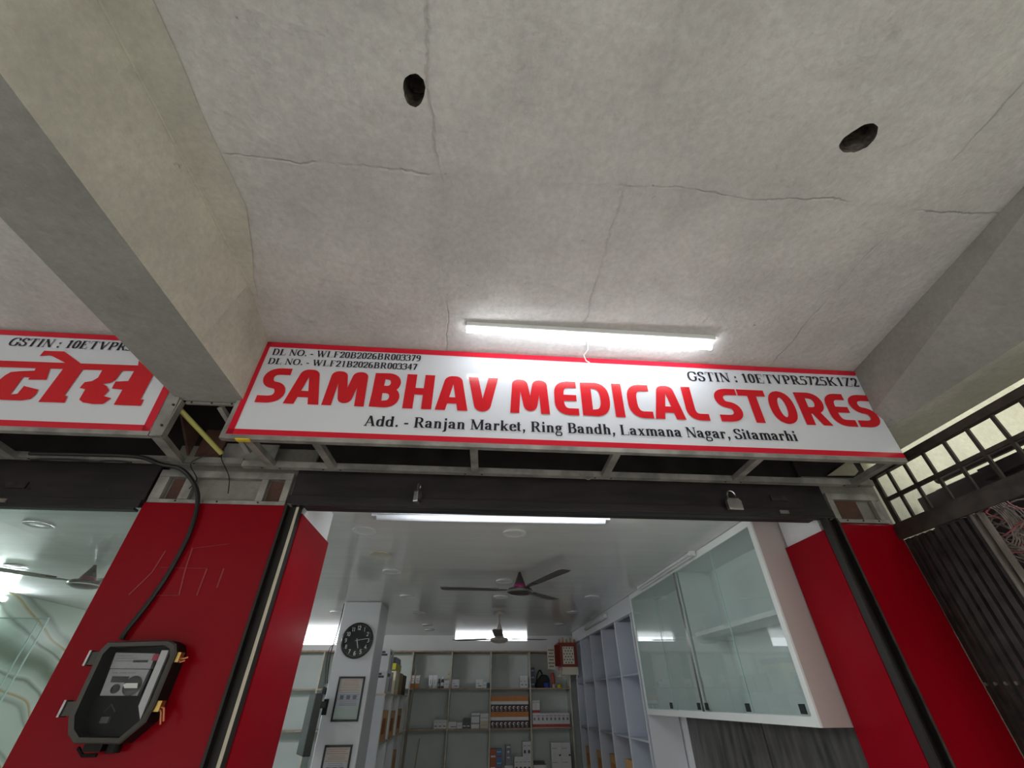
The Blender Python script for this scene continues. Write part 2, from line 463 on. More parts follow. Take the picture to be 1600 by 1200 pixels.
# red cladding
def cladding(name, lab, x0, x1, y0, y1, z1, bv=.004):
    s = MB(); s.box(x0, x1, y0, y1, ZF, z1)
    return tag(s.build(name, 'red_panel', bevel=bv), lab, 'panel')
cladding('red_cladding', 'glossy dark red pillar panel behind the electricity meter', -1.752, -1.03, 2.30, 2.333, .845)
s = MB(); s.prism([(-.985, 2.335, ZF), (-.945, 2.335, ZF), (-.945, 2.87, ZF), (-.955, 2.87, ZF), (-.955, 2.36, ZF), (-.985, 2.36, ZF)], (0, 0, .815 - ZF))
tag(s.build('red_cladding', 'red_panel'), 'red side panel lining the doorway jamb nearest the clock column', 'panel')
cladding('red_cladding', 'glossy crimson pillar panel beside the folded iron gate', 2.112, 2.482, 2.30, 2.333, .826, .015)
s = MB(); s.prism([(2.045, 2.335, ZF), (2.03, 2.335, ZF), (2.03, 2.705, ZF), (2.043, 2.705, ZF), (2.043, 2.36, ZF), (2.085, 2.36, ZF), (2.085, 2.335, ZF)], (0, 0, .79 - ZF))
tag(s.build('red_cladding', 'red_panel'), 'red side panel lining the doorway jamb beside the glass cabinet', 'panel')

# ------------------------------------------------------------------ the shop room
s = MB(); s.box(-5.2, 2.3, 2.42, 9.5, ZF - .08, ZF + .02)
struct(s.build('floor', 'floor_tile'), 'pale tiled floor inside the shop', 'floor')
s = MB(); s.box(-5.25, 2.3, 2.425, 9.55, ZI, ZI + .08)
struct(s.build('ceiling', 'pvc_ceiling'), 'glossy white panelled ceiling inside the shop', 'ceiling')
s = MB(); s.box(-5.35, -5.22, 2.36, 9.55, ZF, ZI + .1)
struct(s.build('wall_left', 'shop_white'), 'left wall of the shop', 'wall')
s = MB(); s.box(-5.216, -5.19, 2.6, 9.3, ZF + .02, ZI - .003)
tag(s.build('marble_panel', 'marble_panel'), 'swirled green and ochre marble panelling behind the fixed shop glass', 'wall panel')
s = MB(); s.box(2.2, 2.34, 2.7, 9.55, ZF, ZI + .1)
struct(s.build('wall_right', 'shop_white'), 'right wall of the shop', 'wall')
s = MB(); YB = 9.42
W1 = (-.315, 1.08, .915, ZI - .004); W2 = (-3.15, -2.3, .84, ZI - .004)
s.box(-5.3, W2[0], YB, YB + .12, ZF, ZI + .1); s.box(W2[0], W2[1], YB, YB + .12, ZF, W2[2]); s.box(W2[1], W1[0], YB, YB + .12, ZF, ZI + .1)
s.box(W1[0], W1[1], YB, YB + .12, ZF, W1[2]); s.box(W1[1], 2.3, YB, YB + .12, ZF, ZI + .1)
struct(s.build('wall_back', 'shop_white'), 'back wall of the shop with two high slot windows', 'wall')
for i, (wn, lab) in enumerate(((W1, 'bright slot window high on the back wall behind the cream fan'), (W2, 'bright slot window high on the back wall left of the column'))):
    s = MB(); s.box(wn[0], wn[1], YB + .05, YB + .056, wn[2], wn[3])
    struct(s.build('window_%d' % (i + 1), 'clear_cover'), lab, 'window')
s = MB(); s.box(-1.597, -1.143, 6.0, 6.56, ZF + .02, ZI - .002)
struct(s.build('column', 'column_white', bevel=.01), 'square white column inside the shop carrying the clock', 'column')
# the neighbouring shop front
s = MB(); s.box(-5.4, -1.76, 2.345, 2.353, ZF + .01, .84)
struct(s.build('window_3', 'shopfront_glass'), 'large glass pane of the left shop front', 'window')
s = MB(); s.box(-5.5, -5.35, -2.3, 2.5, ZF, ZC)
struct(s.build('wall_left', 'beam_plaster'), 'far left end wall of the walkway', 'wall')
s = MB(); s.box(1.0, 2.196, 2.72, 2.73, ZF, ZF + .02)
s = MB(); s.box(2.170, 2.197, 2.72, 3.84, ZF + .03, -.125); s.box(2.170, 2.197, 3.86, 5.20, ZF + .03, -.125)
struct(s.build('trim_3', 'slate_tile'), 'dark slate look wall tiles below the glass cabinet', 'wall tiles')

# ------------------------------------------------------------------ lettering
def rounded(pts, closed=False, seg=6):
    out = []; n = len(pts)
    for i, p in enumerate(pts):
        r = p[2] if len(p) > 2 else 0
        if r <= 0 or (not closed and i in (0, n - 1)): out.append(Vector(p[:2])); continue
        c = Vector(p[:2]); a = Vector(pts[i - 1][:2]); b = Vector(pts[(i + 1) % n][:2])
        da = (a - c); db = (b - c); ra = min(r, da.length * .499); rb = min(r, db.length * .499)
        A = c + da.normalized() * ra; B = c + db.normalized() * rb
        for k in range(seg + 1):
            t = k / seg; out.append(A * (1 - t) ** 2 + c * (2 * t * (1 - t)) * .88 + (A + B) * (t * (1 - t)) * .12 + B * t * t)
    return out
def stroke(pts, a, b, closed=False, flat=True):
    """elliptical-nib stroke -> list of quads in 2-D"""
    P = rounded(pts, closed); n = len(P); Lp = []; Rp = []
    def off(t):
        nx, ny = -t.y, t.x; d = math.sqrt((a * nx) ** 2 + (b * ny) ** 2)
        return Vector((a * a * nx, b * b * ny)) / d
    for i in range(n):
        if closed: t0 = (P[i] - P[i - 1]); t1 = (P[(i + 1) % n] - P[i])
        else: t0 = P[i] - P[i - 1] if i else P[1] - P[0]; t1 = P[i + 1] - P[i] if i < n - 1 else P[-1] - P[-2]
        t0 = t0.normalized() if t0.length > 1e-8 else t1.normalized(); t1 = t1.normalized() if t1.length > 1e-8 else t0
        t = (t0 + t1); t = t.normalized() if t.length > 1e-6 else t0
        k = 1 / max(.55, t.dot(t0))
        o = off(t) * k; l, r = P[i] + o, P[i] - o
        if flat and not closed and i in (0, n - 1) and abs(t.y) > .35:
            y = P[i].y
            l = l + t * ((y - l.y) / t.y); r = r + t * ((y - r.y) / t.y)
        Lp.append(l); Rp.append(r)
    q = []
    for i in range(n if closed else n - 1):
        j = (i + 1) % n; q.append((Lp[i], Lp[j], Rp[j], Rp[i]))
    return q
def rect(x0, y0, x1, y1): return [(Vector((x0, y0)), Vector((x1, y0)), Vector((x1, y1)), Vector((x0, y1)))]

def sans(ch, W):
    a, b = .122, .098
    l, r, t, m, B, R = a, W - a, 1 - b, .5, b, .26
    S = lambda p, c=False, aa=a, bb=b: stroke(p, aa, bb, c)
    if ch == 'S': return S([(W * .98, t), (l, t, R), (l, m + .01, R), (r, m - .01, R), (r, B, R), (.01, B)])
    if ch == 'A': return S([(a * 1.02, 0), (W * .38, t, .06), (W * .62, t, .06), (W - a * 1.02, 0)]) + S([(.22 * W, .28), (.8 * W, .28)], bb=.09)
    if ch == 'M': return S([(a, 0), (a + .05, t, .06), (W * .33, t, .06), (W * .46, .16, .08), (W * .56, .16, .08), (W * .69, t, .06), (W - a - .05, t, .06), (W - a, 0)], aa=.112, bb=.09)
    if ch == 'B': return S([(l, B), (l, t), (r - .02, t, R), (r - .02, m + .02, R), (l, m + .02)]) + S([(l, m), (r, m, R), (r, B, R), (l, B), (l, m)])
    if ch == 'H': return S([(l, 0), (l, 1)]) + S([(r, 0), (r, 1)]) + S([(l, m), (r, m)])
    if ch == 'V': return S([(a * 1.0, 1), (W * .42, B, .08), (W * .60, B, .08), (W - a, 1)])
    if ch == 'E': return S([(W * .96, t), (l, t, R), (l, B, R), (W, B)]) + S([(l, m), (W * .94, m)], bb=.09)
    if ch == 'D': return S([(l, B), (l, t), (r, t, .34), (r, B, .34)], True)
    if ch == 'I': return S([(W / 2, 0), (W / 2, 1)])
    if ch == 'C': return S([(W * .98, t), (l, t, .3), (l, B, .3), (W, B)])
    if ch == 'L': return S([(l, 1), (l, B, .22), (W, B)])
    if ch == 'T': return S([(0, t), (W, t)]) + S([(W / 2, 0), (W / 2, 1 - b)])
    if ch == 'O': return S([(l, B, R + .1), (l, t, R + .1), (r, t, R + .1), (r, B, R + .1)], True)
    if ch == 'R': return S([(l, 0), (l, t), (r, t, R), (r, .44, R), (l, .44)]) + S([(W * .50, .46), (W - a, 0)])
    return []

def serif(ch):
    a, b = .112, .042
    S = lambda p, c=False, aa=a, bb=b: stroke(p, aa, bb, c)
    th = lambda p: stroke(p, .052, .052)
    def st(x, y0=0, y1=1, foot=True, top=True, aa=a, w=.20):
        q = S([(x, y0), (x, y1)], aa=aa)
        if foot: q += rect(x - w, y0, x + w, y0 + .055)
        if top: q += rect(x - w, y1 - .055, x + w, y1)
        return q
    sm = lambda x, y1: st(x, 0, y1, top=False, w=.17) + rect(x - .17, y1 - .06, x, y1)
    R = .3
    G = {
    'A': (1.05, lambda: th([(.13, 0), (.48, 1)]) + S([(.48, 1), (.87, 0)]) + rect(.24, .30, .70, .36) + rect(0, 0, .3, .055) + rect(.68, 0, 1.04, .055)),
    'B': (.98, lambda: st(.26) + S([(.26, .967), (.76, .967, R), (.76, .53, R), (.26, .53)]) + S([(.26, .53), (.82, .53, R), (.82, .033, R), (.26, .033)])),
    'D': (1.08, lambda: st(.26) + S([(.26, .967), (.92, .967, .45), (.92, .033, .45), (.26, .033)])),
    'E': (1.0, lambda: st(.26) + rect(.1, .945, .86, 1) + rect(.1, 0, .9, .055) + rect(.3, .48, .62, .535) + rect(.81, .72, .86, 1) + rect(.85, 0, .9, .3) + rect(.58, .36, .63, .65)),
    'F': (.92, lambda: st(.26) + rect(.1, .945, .86, 1) + rect(.3, .48, .62, .535) + rect(.81, .72, .86, 1) + rect(.58, .36, .63, .65)),
    'G': (1.15, lambda: S([(.98, .70), (.95, .967, .25), (.15, .967, .5), (.15, .033, .5), (.93, .033, .3), (.93, .45)]) + rect(.72, .42, 1.12, .475) + rect(.95, .68, 1.0, 1)),
    'I': (.55, lambda: st(.27)),
    'K': (1.13, lambda: st(.26) + th([(.95, .97), (.36, .45)]) + S([(.45, .60), (.94, 0)]) + rect(.72, 0, 1.12, .055) + rect(.72, .945, 1.08, 1)),
    'L': (.98, lambda: st(.26) + rect(.1, 0, .9, .055) + rect(.85, 0, .9, .33)),
    'M': (1.38, lambda: st(.2, aa=.042, w=.16) + S([(.22, 1), (.66, .03)]) + th([(.66, .03), (1.1, 1)]) + st(1.13)),
    'N': (1.1, lambda: st(.2, aa=.042, w=.16) + S([(.18, 1), (.90, 0)]) + st(.92, aa=.042, w=.16, foot=False)),
    'O': (1.15, lambda: S([(.14, .033, .45), (.14, .967, .45), (1.0, .967, .45), (1.0, .033, .45)], True)),
    'P': (.92, lambda: st(.26) + S([(.26, .967), (.80, .967, R), (.80, .46, R), (.26, .46)])),
    'R': (1.06, lambda: st(.26) + S([(.26, .967), (.78, .967, R), (.78, .49, R), (.26, .49)]) + S([(.55, .5), (.88, 0)]) + rect(.8, 0, 1.06, .055)),
    'S': (.82, lambda: S([(.66, .74), (.64, .967, .2), (.14, .967, .25), (.14, .58, .22), (.68, .44, .22), (.68, .033, .25), (.14, .033, .2), (.1, .28)]) + rect(.64, .72, .69, 1) + rect(.08, 0, .13, .3)),
    'T': (1.0, lambda: st(.5) + rect(.05, .945, .95, 1) + rect(.05, .7, .1, 1) + rect(.9, .7, .95, 1)),
    'V': (1.05, lambda: S([(.17, 1), (.54, 0)]) + th([(.54, .02), (.90, 1)]) + rect(0, .945, .36, 1) + rect(.74, .945, 1.04, 1)),
    'W': (1.5, lambda: S([(.17, 1), (.48, 0)]) + th([(.48, .02), (.78, .97)]) + S([(.70, 1), (1.04, 0)]) + th([(1.04, .02), (1.36, 1)]) + rect(0, .945, .34, 1) + rect(.54, .945, .9, 1) + rect(1.2, .945, 1.5, 1)),
    'Z': (.98, lambda: rect(.1, .945, .88, 1) + rect(.05, 0, .9, .055) + S([(.78, 1), (.15, 0)]) + rect(.08, .72, .13, 1) + rect(.86, 0, .91, .3)),
    '0': (.74, lambda: S([(.13, .033, .3), (.13, .967, .3), (.61, .967, .3), (.61, .033, .3)], True)),
    '1': (.74, lambda: st(.40, top=False, w=.2) + th([(.40, .97), (.18, .84)])),
    '2': (.74, lambda: S([(.12, .7), (.12, .967, .2), (.60, .967, .25), (.60, .62, .2), (.12, .06)]) + rect(.06, 0, .68, .12) + rect(.63, 0, .68, .24)),
    '3': (.74, lambda: S([(.10, .76), (.12, .967, .2), (.58, .967, .2), (.58, .55, .2), (.26, .53)]) + S([(.26, .53), (.62, .53, .2), (.62, .033, .25), (.08, .033, .1), (.08, .16)])),
    '4': (.74, lambda: S([(.48, 0), (.48, 1)]) + th([(.45, .97), (.06, .30)]) + rect(.04, .25, .70, .36)),
    '5': (.74, lambda: rect(.20, .87, .64, 1) + th([(.21, .96), (.15, .54)]) + S([(.15, .56), (.60, .62, .25), (.60, .033, .28), (.08, .033, .1), (.08, .14)])),
    '6': (.74, lambda: S([(.13, .033, .25), (.13, .55, .25), (.61, .55, .25), (.61, .033, .25)], True) + S([(.62, .97), (.13, .9, .45), (.13, .3)])),
    '7': (.74, lambda: rect(.08, .86, .68, 1) + S([(.58, .9), (.30, 0)]) + rect(.08, .72, .13, 1)),
    '9': (.74, lambda: S([(.13, .967, .25), (.13, .45, .25), (.61, .45, .25), (.61, .967, .25)], True) + S([(.12, .03), (.61, .1, .45), (.61, .7)])),
    'a': (.76, lambda: S([(.12, .48), (.14, .65, .15), (.50, .65, .2), (.50, .02)]) + S([(.50, .40), (.12, .36, .15), (.12, .04, .15), (.50, .12)]) + rect(.5, 0, .72, .06)),
    'd': (.84, lambda: S([(.60, 0), (.60, 1)]) + S([(.13, .033, .22), (.13, .65, .22), (.60, .65, .22), (.60, .033, .22)], True) + rect(.44, .94, .6, 1) + rect(.6, 0, .78, .055)),
    'e': (.68, lambda: S([(.14, .37), (.56, .37), (.56, .65, .2), (.13, .65, .28), (.13, .033, .28), (.58, .033, .15), (.60, .16)])),
    'g': (.76, lambda: S([(.15, .25, .18), (.15, .65, .18), (.52, .65, .18), (.52, .25, .18)], True) + S([(.08, -.27, .15), (.08, .06, .15), (.62, .06, .15), (.62, -.27, .15)], True, .07, .045) + rect(.5, .60, .74, .67) + th([(.2, .26), (.14, .08)])),
    'h': (.84, lambda: st(.20, top=False, w=.17) + rect(.03, .945, .2, 1) + S([(.2, .45), (.26, .65, .12), (.60, .65, .2), (.60, 0)]) + rect(.44, 0, .78, .055)),
    'i': (.42, lambda: sm(.20, .67) + rect(.10, .80, .30, 1)),
    'j': (.5, lambda: S([(.26, .67), (.26, -.25, .2), (.0, -.26)]) + rect(.09, .61, .26, .67) + rect(.16, .80, .36, 1)),
    'k': (.84, lambda: st(.20, top=False, w=.17) + rect(.03, .945, .2, 1) + th([(.66, .65), (.26, .30)]) + S([(.34, .42), (.68, 0)]) + rect(.5, 0, .82, .055) + rect(.48, .61, .78, .67)),
    'm': (1.24, lambda: sm(.20, .67) + S([(.2, .45), (.26, .65, .12), (.62, .65, .2), (.62, 0)]) + S([(.62, .45), (.68, .65, .12), (1.02, .65, .2), (1.02, 0)]) + rect(.47, 0, .78, .055) + rect(.87, 0, 1.2, .055)),
    'n': (.84, lambda: sm(.20, .67) + S([(.2, .45), (.26, .65, .12), (.60, .65, .2), (.60, 0)]) + rect(.44, 0, .78, .055)),
    'r': (.64, lambda: sm(.20, .67) + S([(.2, .42), (.28, .64, .15), (.52, .63)]) + rect(.42, .48, .6, .67)),
    't': (.5, lambda: S([(.20, .88), (.20, .04, .1), (.42, .05)]) + rect(.02, .60, .42, .665)),
    'x': (.76, lambda: S([(.16, .67), (.58, 0)]) + th([(.58, .65), (.14, 0)]) + rect(.0, .61, .34, .67) + rect(.44, .61, .72, .67) + rect(.0, 0, .28, .055) + rect(.40, 0, .75, .055)),
    '.': (.38, lambda: rect(.09, 0, .29, .20)),
    ',': (.38, lambda: rect(.09, 0, .29, .20) + th([(.25, .05), (.12, -.18)])),
    '-': (.5, lambda: rect(.06, .28, .44, .42)),
    ':': (.5, lambda: rect(.15, 0, .35, .20) + rect(.15, .46, .35, .66)),
    ' ': (.36, lambda: []),
    }
    w, f = G[ch]
    return w, f()

TILT = .0597
def sp(u, z, d=0.0):     # a point on a sign face, d in front of it
    return Vector((u, 1.909 - (z - 1.051) * TILT - d, z))
def text_mesh(txt, u0, u1, z0, z1, h0, h1, name, parent, d=.0035, skew=0.0):
    words_ = []; cur = []; x = 0
    for ch in txt:
        w, q = serif(ch)
        if ch == ' ': words_.append(cur); cur = []
        cur += [[(p.x + x, p.y) for p in f] for f in q]; x += w + .03
    words_.append(cur); tot = x - .03
    for quads in words_:
        mb = MB()
        for i, f in enumerate(quads):
            pts = []
            for px, py in f:
                t = px / tot; h = h0 + (h1 - h0) * t
                pts.append(sp(u0 + (u1 - u0) * t + skew * py * h, z0 + (z1 - z0) * t + py * h, d + .00001 * (i % 60)))
            mb.poly(pts)
        mb.build(name, 'banner_black', parent)

# ------------------------------------------------------------------ main sign
SB, ST = 1.051, 1.630
sign = thing('shop_sign', 'long white sign with big red latin capitals above the open shop doorway', 'sign', (0.55, 1.95, SB - .03))
s = MB(); s.prism([sp(-1.248, SB), sp(2.331, SB), sp(2.312, ST), sp(-1.229, ST)], (0, .018, 0))
s.build('sign_panel', 'banner_white', sign)
def strip(mb, a, b, c, e, d=.0025):
    mb.poly([sp(*a, d), sp(*b, d), sp(*c, d), sp(*e, d)])
s = MB()
strip(s, (-1.229, ST), (-1.23, ST - .034), (2.300, ST - .034), (2.312, ST)); strip(s, (-1.248, SB), (2.331, SB), (2.329, SB + .030), (-1.247, SB + .030))
strip(s, (-1.248, SB), (-1.216, SB), (-1.203, ST), (-1.229, ST))
s.build('border', 'banner_red', sign)
def letters(spec, name, z0, z1):
    mb = MB(); H = z1 - z0
    for ch, x0, x1 in spec:
        for i, f in enumerate(sans(ch, (x1 - x0) / H)):
            mb.poly([sp(x0 + p.x * H, z0 + p.y * H, .0035 + .00002 * i) for p in f])
    o = mb.build(name, 'banner_letter', sign)
    return o
WORDS = ([('S', -1.173, -1.037), ('A', -1.030, -.850), ('M', -.838, -.617), ('B', -.591, -.444), ('H', -.420, -.268), ('A', -.250, -.076), ('V', -.082, .083)],
         [('M', .150, .371), ('E', .398, .530), ('D', .553, .711), ('I', .733, .787), ('C', .814, .948), ('A', .956, 1.131), ('L', 1.144, 1.269)],
         [('S', 1.331, 1.475), ('T', 1.480, 1.646), ('O', 1.653, 1.806), ('R', 1.834, 1.990), ('E', 2.006, 2.142), ('S', 2.155, 2.300)])
for wd_ in WORDS: tag(letters(wd_, 'main_lettering', 1.2345, 1.4535), 'large red capitals')
text_mesh('DL NO. - WLF20B2026BR003379', -1.180, -.361, 1.541, 1.545, .043, .043, 'licence_lettering', sign)
text_mesh('DL NO. - WLF21B2026BR003347', -1.184, -.373, 1.479, 1.484, .040, .042, 'licence_lettering', sign)
text_mesh('GSTIN : 10ETVPR5725K1Z2', 1.203, 2.288, 1.500, 1.514, .066, .063, 'tax_lettering', sign)
text_mesh('Add. - Ranjan Market, Ring Bandh, Laxmana Nagar, Sitamarhi', -.598, 1.743, 1.123, 1.129, .060, .062, 'address_lettering', sign)
s = MB()
s.prism([sp(-1.247, SB - .024, .002), sp(2.331, SB - .024, .002), sp(2.331, SB - .001, .002), sp(-1.247, SB - .001, .002)], (0, .03, 0))
s.build('frame_rail', 'grimy_aluminium', sign)
s = MB(); s.prism([sp(-1.274, SB - .02, .0), sp(-1.2495, SB - .02, 0), sp(-1.241, 1.245, 0), sp(-1.262, 1.245, 0)], (0, .03, 0)); s.build('frame_rail', 'grimy_aluminium', sign)
for u in (-1.15, -.822, -.033, .72, 1.51, 2.26):
    s = MB(); s.bar((u, 1.94, SB - .005), (u + .01, 2.225, SB - .005), .04, .03); s.build('strut', 'grimy_aluminium', sign)
s = MB(); s.box(-1.30, 2.40, 2.225, 2.262, 1.033, 1.067)
for u in (-1.15, -.822, -.033, .72, 1.51, 2.26):
    for k in (-.045, .05): s.cyl((u + k, 2.243, 1.031), (u + k, 2.243, 1.034), .006, n=8, m=1)
s.build('wall_rail', ['grimy_aluminium', 'screw_dark'], sign)
# thin wire loop, and an added cream patch for the wall seen beyond
s = MB(); s.tube([(.58 + .008 * i, 2.222 - .03 * math.sin(PI * i / 10), 1.048 - .05 * math.sin(PI * i / 10)) for i in range(11)], .0022, 6)
tag(s.build('wire', 'cable_grey'), 'thin wire loop hanging under the middle of the main sign', 'wire')
s = MB(); s.prism([(2.195, 2.30, 1.125), (2.38, 2.30, 1.13), (2.42, 2.30, 1.16), (2.41, 2.30, 1.245)], (0, .006, 0))
tag(s.build('frame_infill', 'cream_wall'), 'added cream triangular patch for the wall seen through the sign box above the crimson panel', 'board')
s = MB(); s.box(-1.19, -1.125, 1.90, 1.925, SB - .031, SB - .0245)
tag(s.build('tape', 'yellow_tape'), 'scrap of yellow tape stuck under the main sign edge', 'tape')

# ------------------------------------------------------------------ neighbouring sign
nb = thing('shop_sign', 'white sign with slanted red hindi lettering, cut off by the concrete beam', 'sign', (-2.6, 1.95, SB - .03))
s = MB(); s.prism([sp(-3.7, SB), sp(-1.600, SB), sp(-1.618, 1.40), sp(-1.618, 1.622), sp(-3.7, 1.622)], (0, .018, 0)); s.build('sign_panel', 'banner_white', nb)
s = MB(); strip(s, (-3.7, 1.622), (-3.7, 1.588), (-1.66, 1.588), (-1.618, 1.622)); strip(s, (-3.7, SB), (-1.600, SB), (-1.636, SB + .032), (-3.7, SB + .032)); strip(s, (-1.600, SB), (-1.618, 1.622), (-1.660, 1.622), (-1.638, SB))
s.build('border', 'banner_red', nb)
def c7(x, y, d):     # traced letter outlines, laid on the sign face at their true size
    px, py = x / 5.517, 500 + y / 5.517
    v = _x * ((px - 800) / 658.03) + _u * ((600 - py) / 658.03) + _f
    t = (1.909 + 1.051 * TILT) / (v.y + TILT * v.z); q = v * t
    return sp(q.x, q.z, d)
DEV = [
 [(-20, 352), (600, 374), (1195, 395), (1195, 445), (600, 428), (-20, 408)],
 [(345, 315), (385, 268), (560, 275), (710, 385), (580, 380), (450, 312), (430, 308)],
 [(315, 415), (438, 420), (405, 518), (245, 518), (290, 470)],
 [(310, 440), (180, 445), (100, 452), (50, 480), (0, 520), (-20, 540), (-20, 690), (185, 698), (270, 685), (312, 645), (338, 605), (212, 572), (155, 640), (95, 645), (205, 495), (255, 500), (300, 480)],
 [(552, 420), (720, 428), (560, 655), (587, 660), (560, 717), (335, 710)],
 [(890, 430), (1060, 440), (1000, 520), (960, 545), (890, 555), (925, 575), (945, 610), (900, 660), (965, 678), (890, 728), (800, 728), (720, 715), (688, 690), (740, 600), (690, 590), (735, 540), (800, 530), (850, 500)],
 [(1000, 535), (1110, 530), (1160, 445), (1195, 395), (1200, 355), (1330, 470), (1215, 690), (1245, 690), (1215, 745), (985, 735), (1060, 605), (968, 595)],
]
s = MB()
for i, pg in enumerate(DEV): s.poly([c7(x, y, .0035 + .0002 * i) for x, y in pg])
s.build('main_lettering', 'banner_letter', nb)
text_mesh('GSTIN : 10ETVPR5725K1Z2', -2.53, -1.625, 1.518, 1.524, .054, .052, 'tax_lettering', nb)
# letters beyond the panel edge stay behind the beam
s = MB(); s.prism([sp(-3.7, SB - .022, .002), sp(-1.60, SB - .022, .002), sp(-1.60, SB - .001, .002), sp(-3.7, SB - .001, .002)], (0, .03, 0)); s.build('frame_rail', 'grimy_aluminium', nb)
s = MB(); s.prism([sp(-1.596, SB - .02, 0), sp(-1.537, SB - .02, 0), sp(-1.545, 1.246, 0), sp(-1.612, 1.29, 0)], (0, .012, 0)); s.box(-1.541, -1.534, 1.905, 1.94, SB - .02, 1.24)
for z in (SB + .03, SB + .15): s.cyl((-1.553, 1.90, z), (-1.553, 1.893, z), .006, n=8, m=1)
s.build('end_plate', ['grimy_aluminium', 'screw_dark'], nb)
for u in (-2.42, -1.575):
    s = MB(); s.bar((u, 1.94, SB - .005), (u - .05, 2.225, SB - .003), .05, .03); s.build('strut', 'grimy_aluminium', nb)
s = MB(); s.box(-3.7, -1.302, 2.225, 2.262, 1.045, 1.078)
for u in (-2.4, -1.62, -1.56): s.cyl((u, 2.243, 1.043), (u, 2.243, 1.046), .006, n=8, m=1)
s.build('wall_rail', ['grimy_aluminium', 'screw_dark'], nb)
# bits in the gap between the two signs
s = MB(); s.box(-1.531, -1.236, 1.932, 1.945, 1.235, 1.249)
for u in (-1.50, -1.40, -1.3): s.cyl((u, 1.932, 1.242), (u, 1.929, 1.242), .005, n=8, m=1)
tag(s.build('metal_strip', ['grimy_aluminium', 'screw_dark']), 'grimy flat metal strip across the end of the concrete beam', 'strip')
s = MB(); s.cyl((-1.555, 1.96, 1.21), (-1.425, 2.22, 1.10), .013, n=12)
tag(s.build('plastic_tube', 'yellow_tube', smooth=True), 'pale yellow plastic tube slanting between the two signs', 'tube')
s = MB(); s.prism([(-1.60, 2.0, 1.24), (-1.60, 2.22, 1.082), (-1.60, 2.22, 1.24)], (.012, 0, 0)); s.box(-1.59, -1.46, 2.262, 2.275, 1.085, 1.27)
tag(s.build('plywood_panel', 'dark_wood'), 'dark brown plywood panel in the gap beside the yellow tube', 'panel')
s = MB(); s.bar((-1.37, 1.96, 1.24), (-1.27, 2.2, 1.10), .03, .02); s.box(-1.45, -1.16, 2.27, 2.28, 1.08, 1.19)
tag(s.build('metal_bracket', 'grimy_aluminium'), 'grey metal bracket and plate in the gap behind the yellow tape', 'bracket')

# ------------------------------------------------------------------ shutters with locks
def shutter(lab, x0, x1, z0, z1, locks):
    t = thing('rolling_shutter', lab, 'shutter', ((x0 + x1) / 2, 2.31, z0))
    s = MB(); s.box(x0, x1, 2.300, 2.318, z0 + .018, z1)
    s.box(x0, x1, 2.286, 2.300, z0 + .012, z0 + .055, 0)
    for i in range(9):
        u = x0 + (x1 - x0) * (i + .5) / 9; s.cyl((u, 2.300, z0 + .10), (u, 2.296, z0 + .10), .006, n=8)
    s.build('bottom_slat', 'shutter_steel', t, bevel=.002)
    s = MB(); s.box(x0 + .02, x1 - .02, 2.290, 2.330, z0, z0 + .012); s.build('rubber_seal', 'black_rubber', t)
    for u in locks:
        s = MB(); s.box(u - .05, u + .05, 2.292, 2.300, z0 + .10, z0 + .135); s.build('staple', 'gate_paint', t)
        s = MB(); s.box(u - .035, u + .02, 2.280, 2.286, z0 + .018, z0 + .038); s.build('hasp', 'gate_edge', t)
    return t
shutter('dark rolled up steel shutter above the open shop doorway', -1.02, 2.10, .845, 1.10, (1.80,))
shutter('dark rolled up steel shutter above the fixed glass shop front', -5.3, -1.76, .800, 1.09, (-2.42,))
def padlock(lab, x, z, rot, w):
    t = thing('padlock', lab, 'padlock', (x, 2.262, z))
    T = Matrix.Translation((x, 2.262, z)) @ Matrix.Rotation(rot, 4, 'Z')
    s = MB(); s.T = T; s.prism([(-w, -.013, 0), (w, -.013, 0), (w * 1.02, -.013, .05), (w * .7, -.013, .066), (-w * .7, -.013, .066), (-w * 1.02, -.013, .05)], (0, .026, 0)); s.build('body', 'steel', t, bevel=.003)
    s = MB(); s.T = T; s.box(-w * .95, w * .95, -.0145, .0145, -.004, .012); s.build('base_plate', 'chrome', t, bevel=.002)
    s = MB(); s.T = T; k = w * .58
    s.tube([(-k, 0, .06), (-k, 0, .088)] + [(k * math.cos(PI - PI * i / 8), 0, .088 + k * math.sin(PI * i / 8)) for i in range(9)] + [(k, 0, .075)], .005, 8); s.build('shackle', 'chrome', t, smooth=True)
    return t
padlock('steel padlock hanging edge-on from the open shutter', -.330, .868, 1.25, .028)
padlock('steel padlock hanging flat from the open shutter above the cabinet', 1.485, .872, .05, .044)
# shutter guides
def guide(lab, x0, x1, xs, em):
    t = thing('shutter_guide', lab, 'rail', ((x0 + x1) / 2, 2.30, ZF))
    s = MB(); s.box(x0, x1, 2.32, 2.333, ZF, .845); s.box(x0, x0 + .012, 2.285, 2.32, ZF, .845); s.box(x1 - .012, x1, 2.285, 2.32, ZF, .845); s.build('channel', 'guide_dark', t)
    s = MB(); s.box(xs, xs + .012, 2.278, 2.286, ZF, .83); s.build('edge_strip', em, t)
guide('dark shutter guide channel with pale edge strip beside the meter pillar', -1.026, -.950, -.962, 'cream_strip')
guide('plain dark shutter guide channel beside the crimson pillar panel', 2.034, 2.108, 2.094, 'gate_paint')
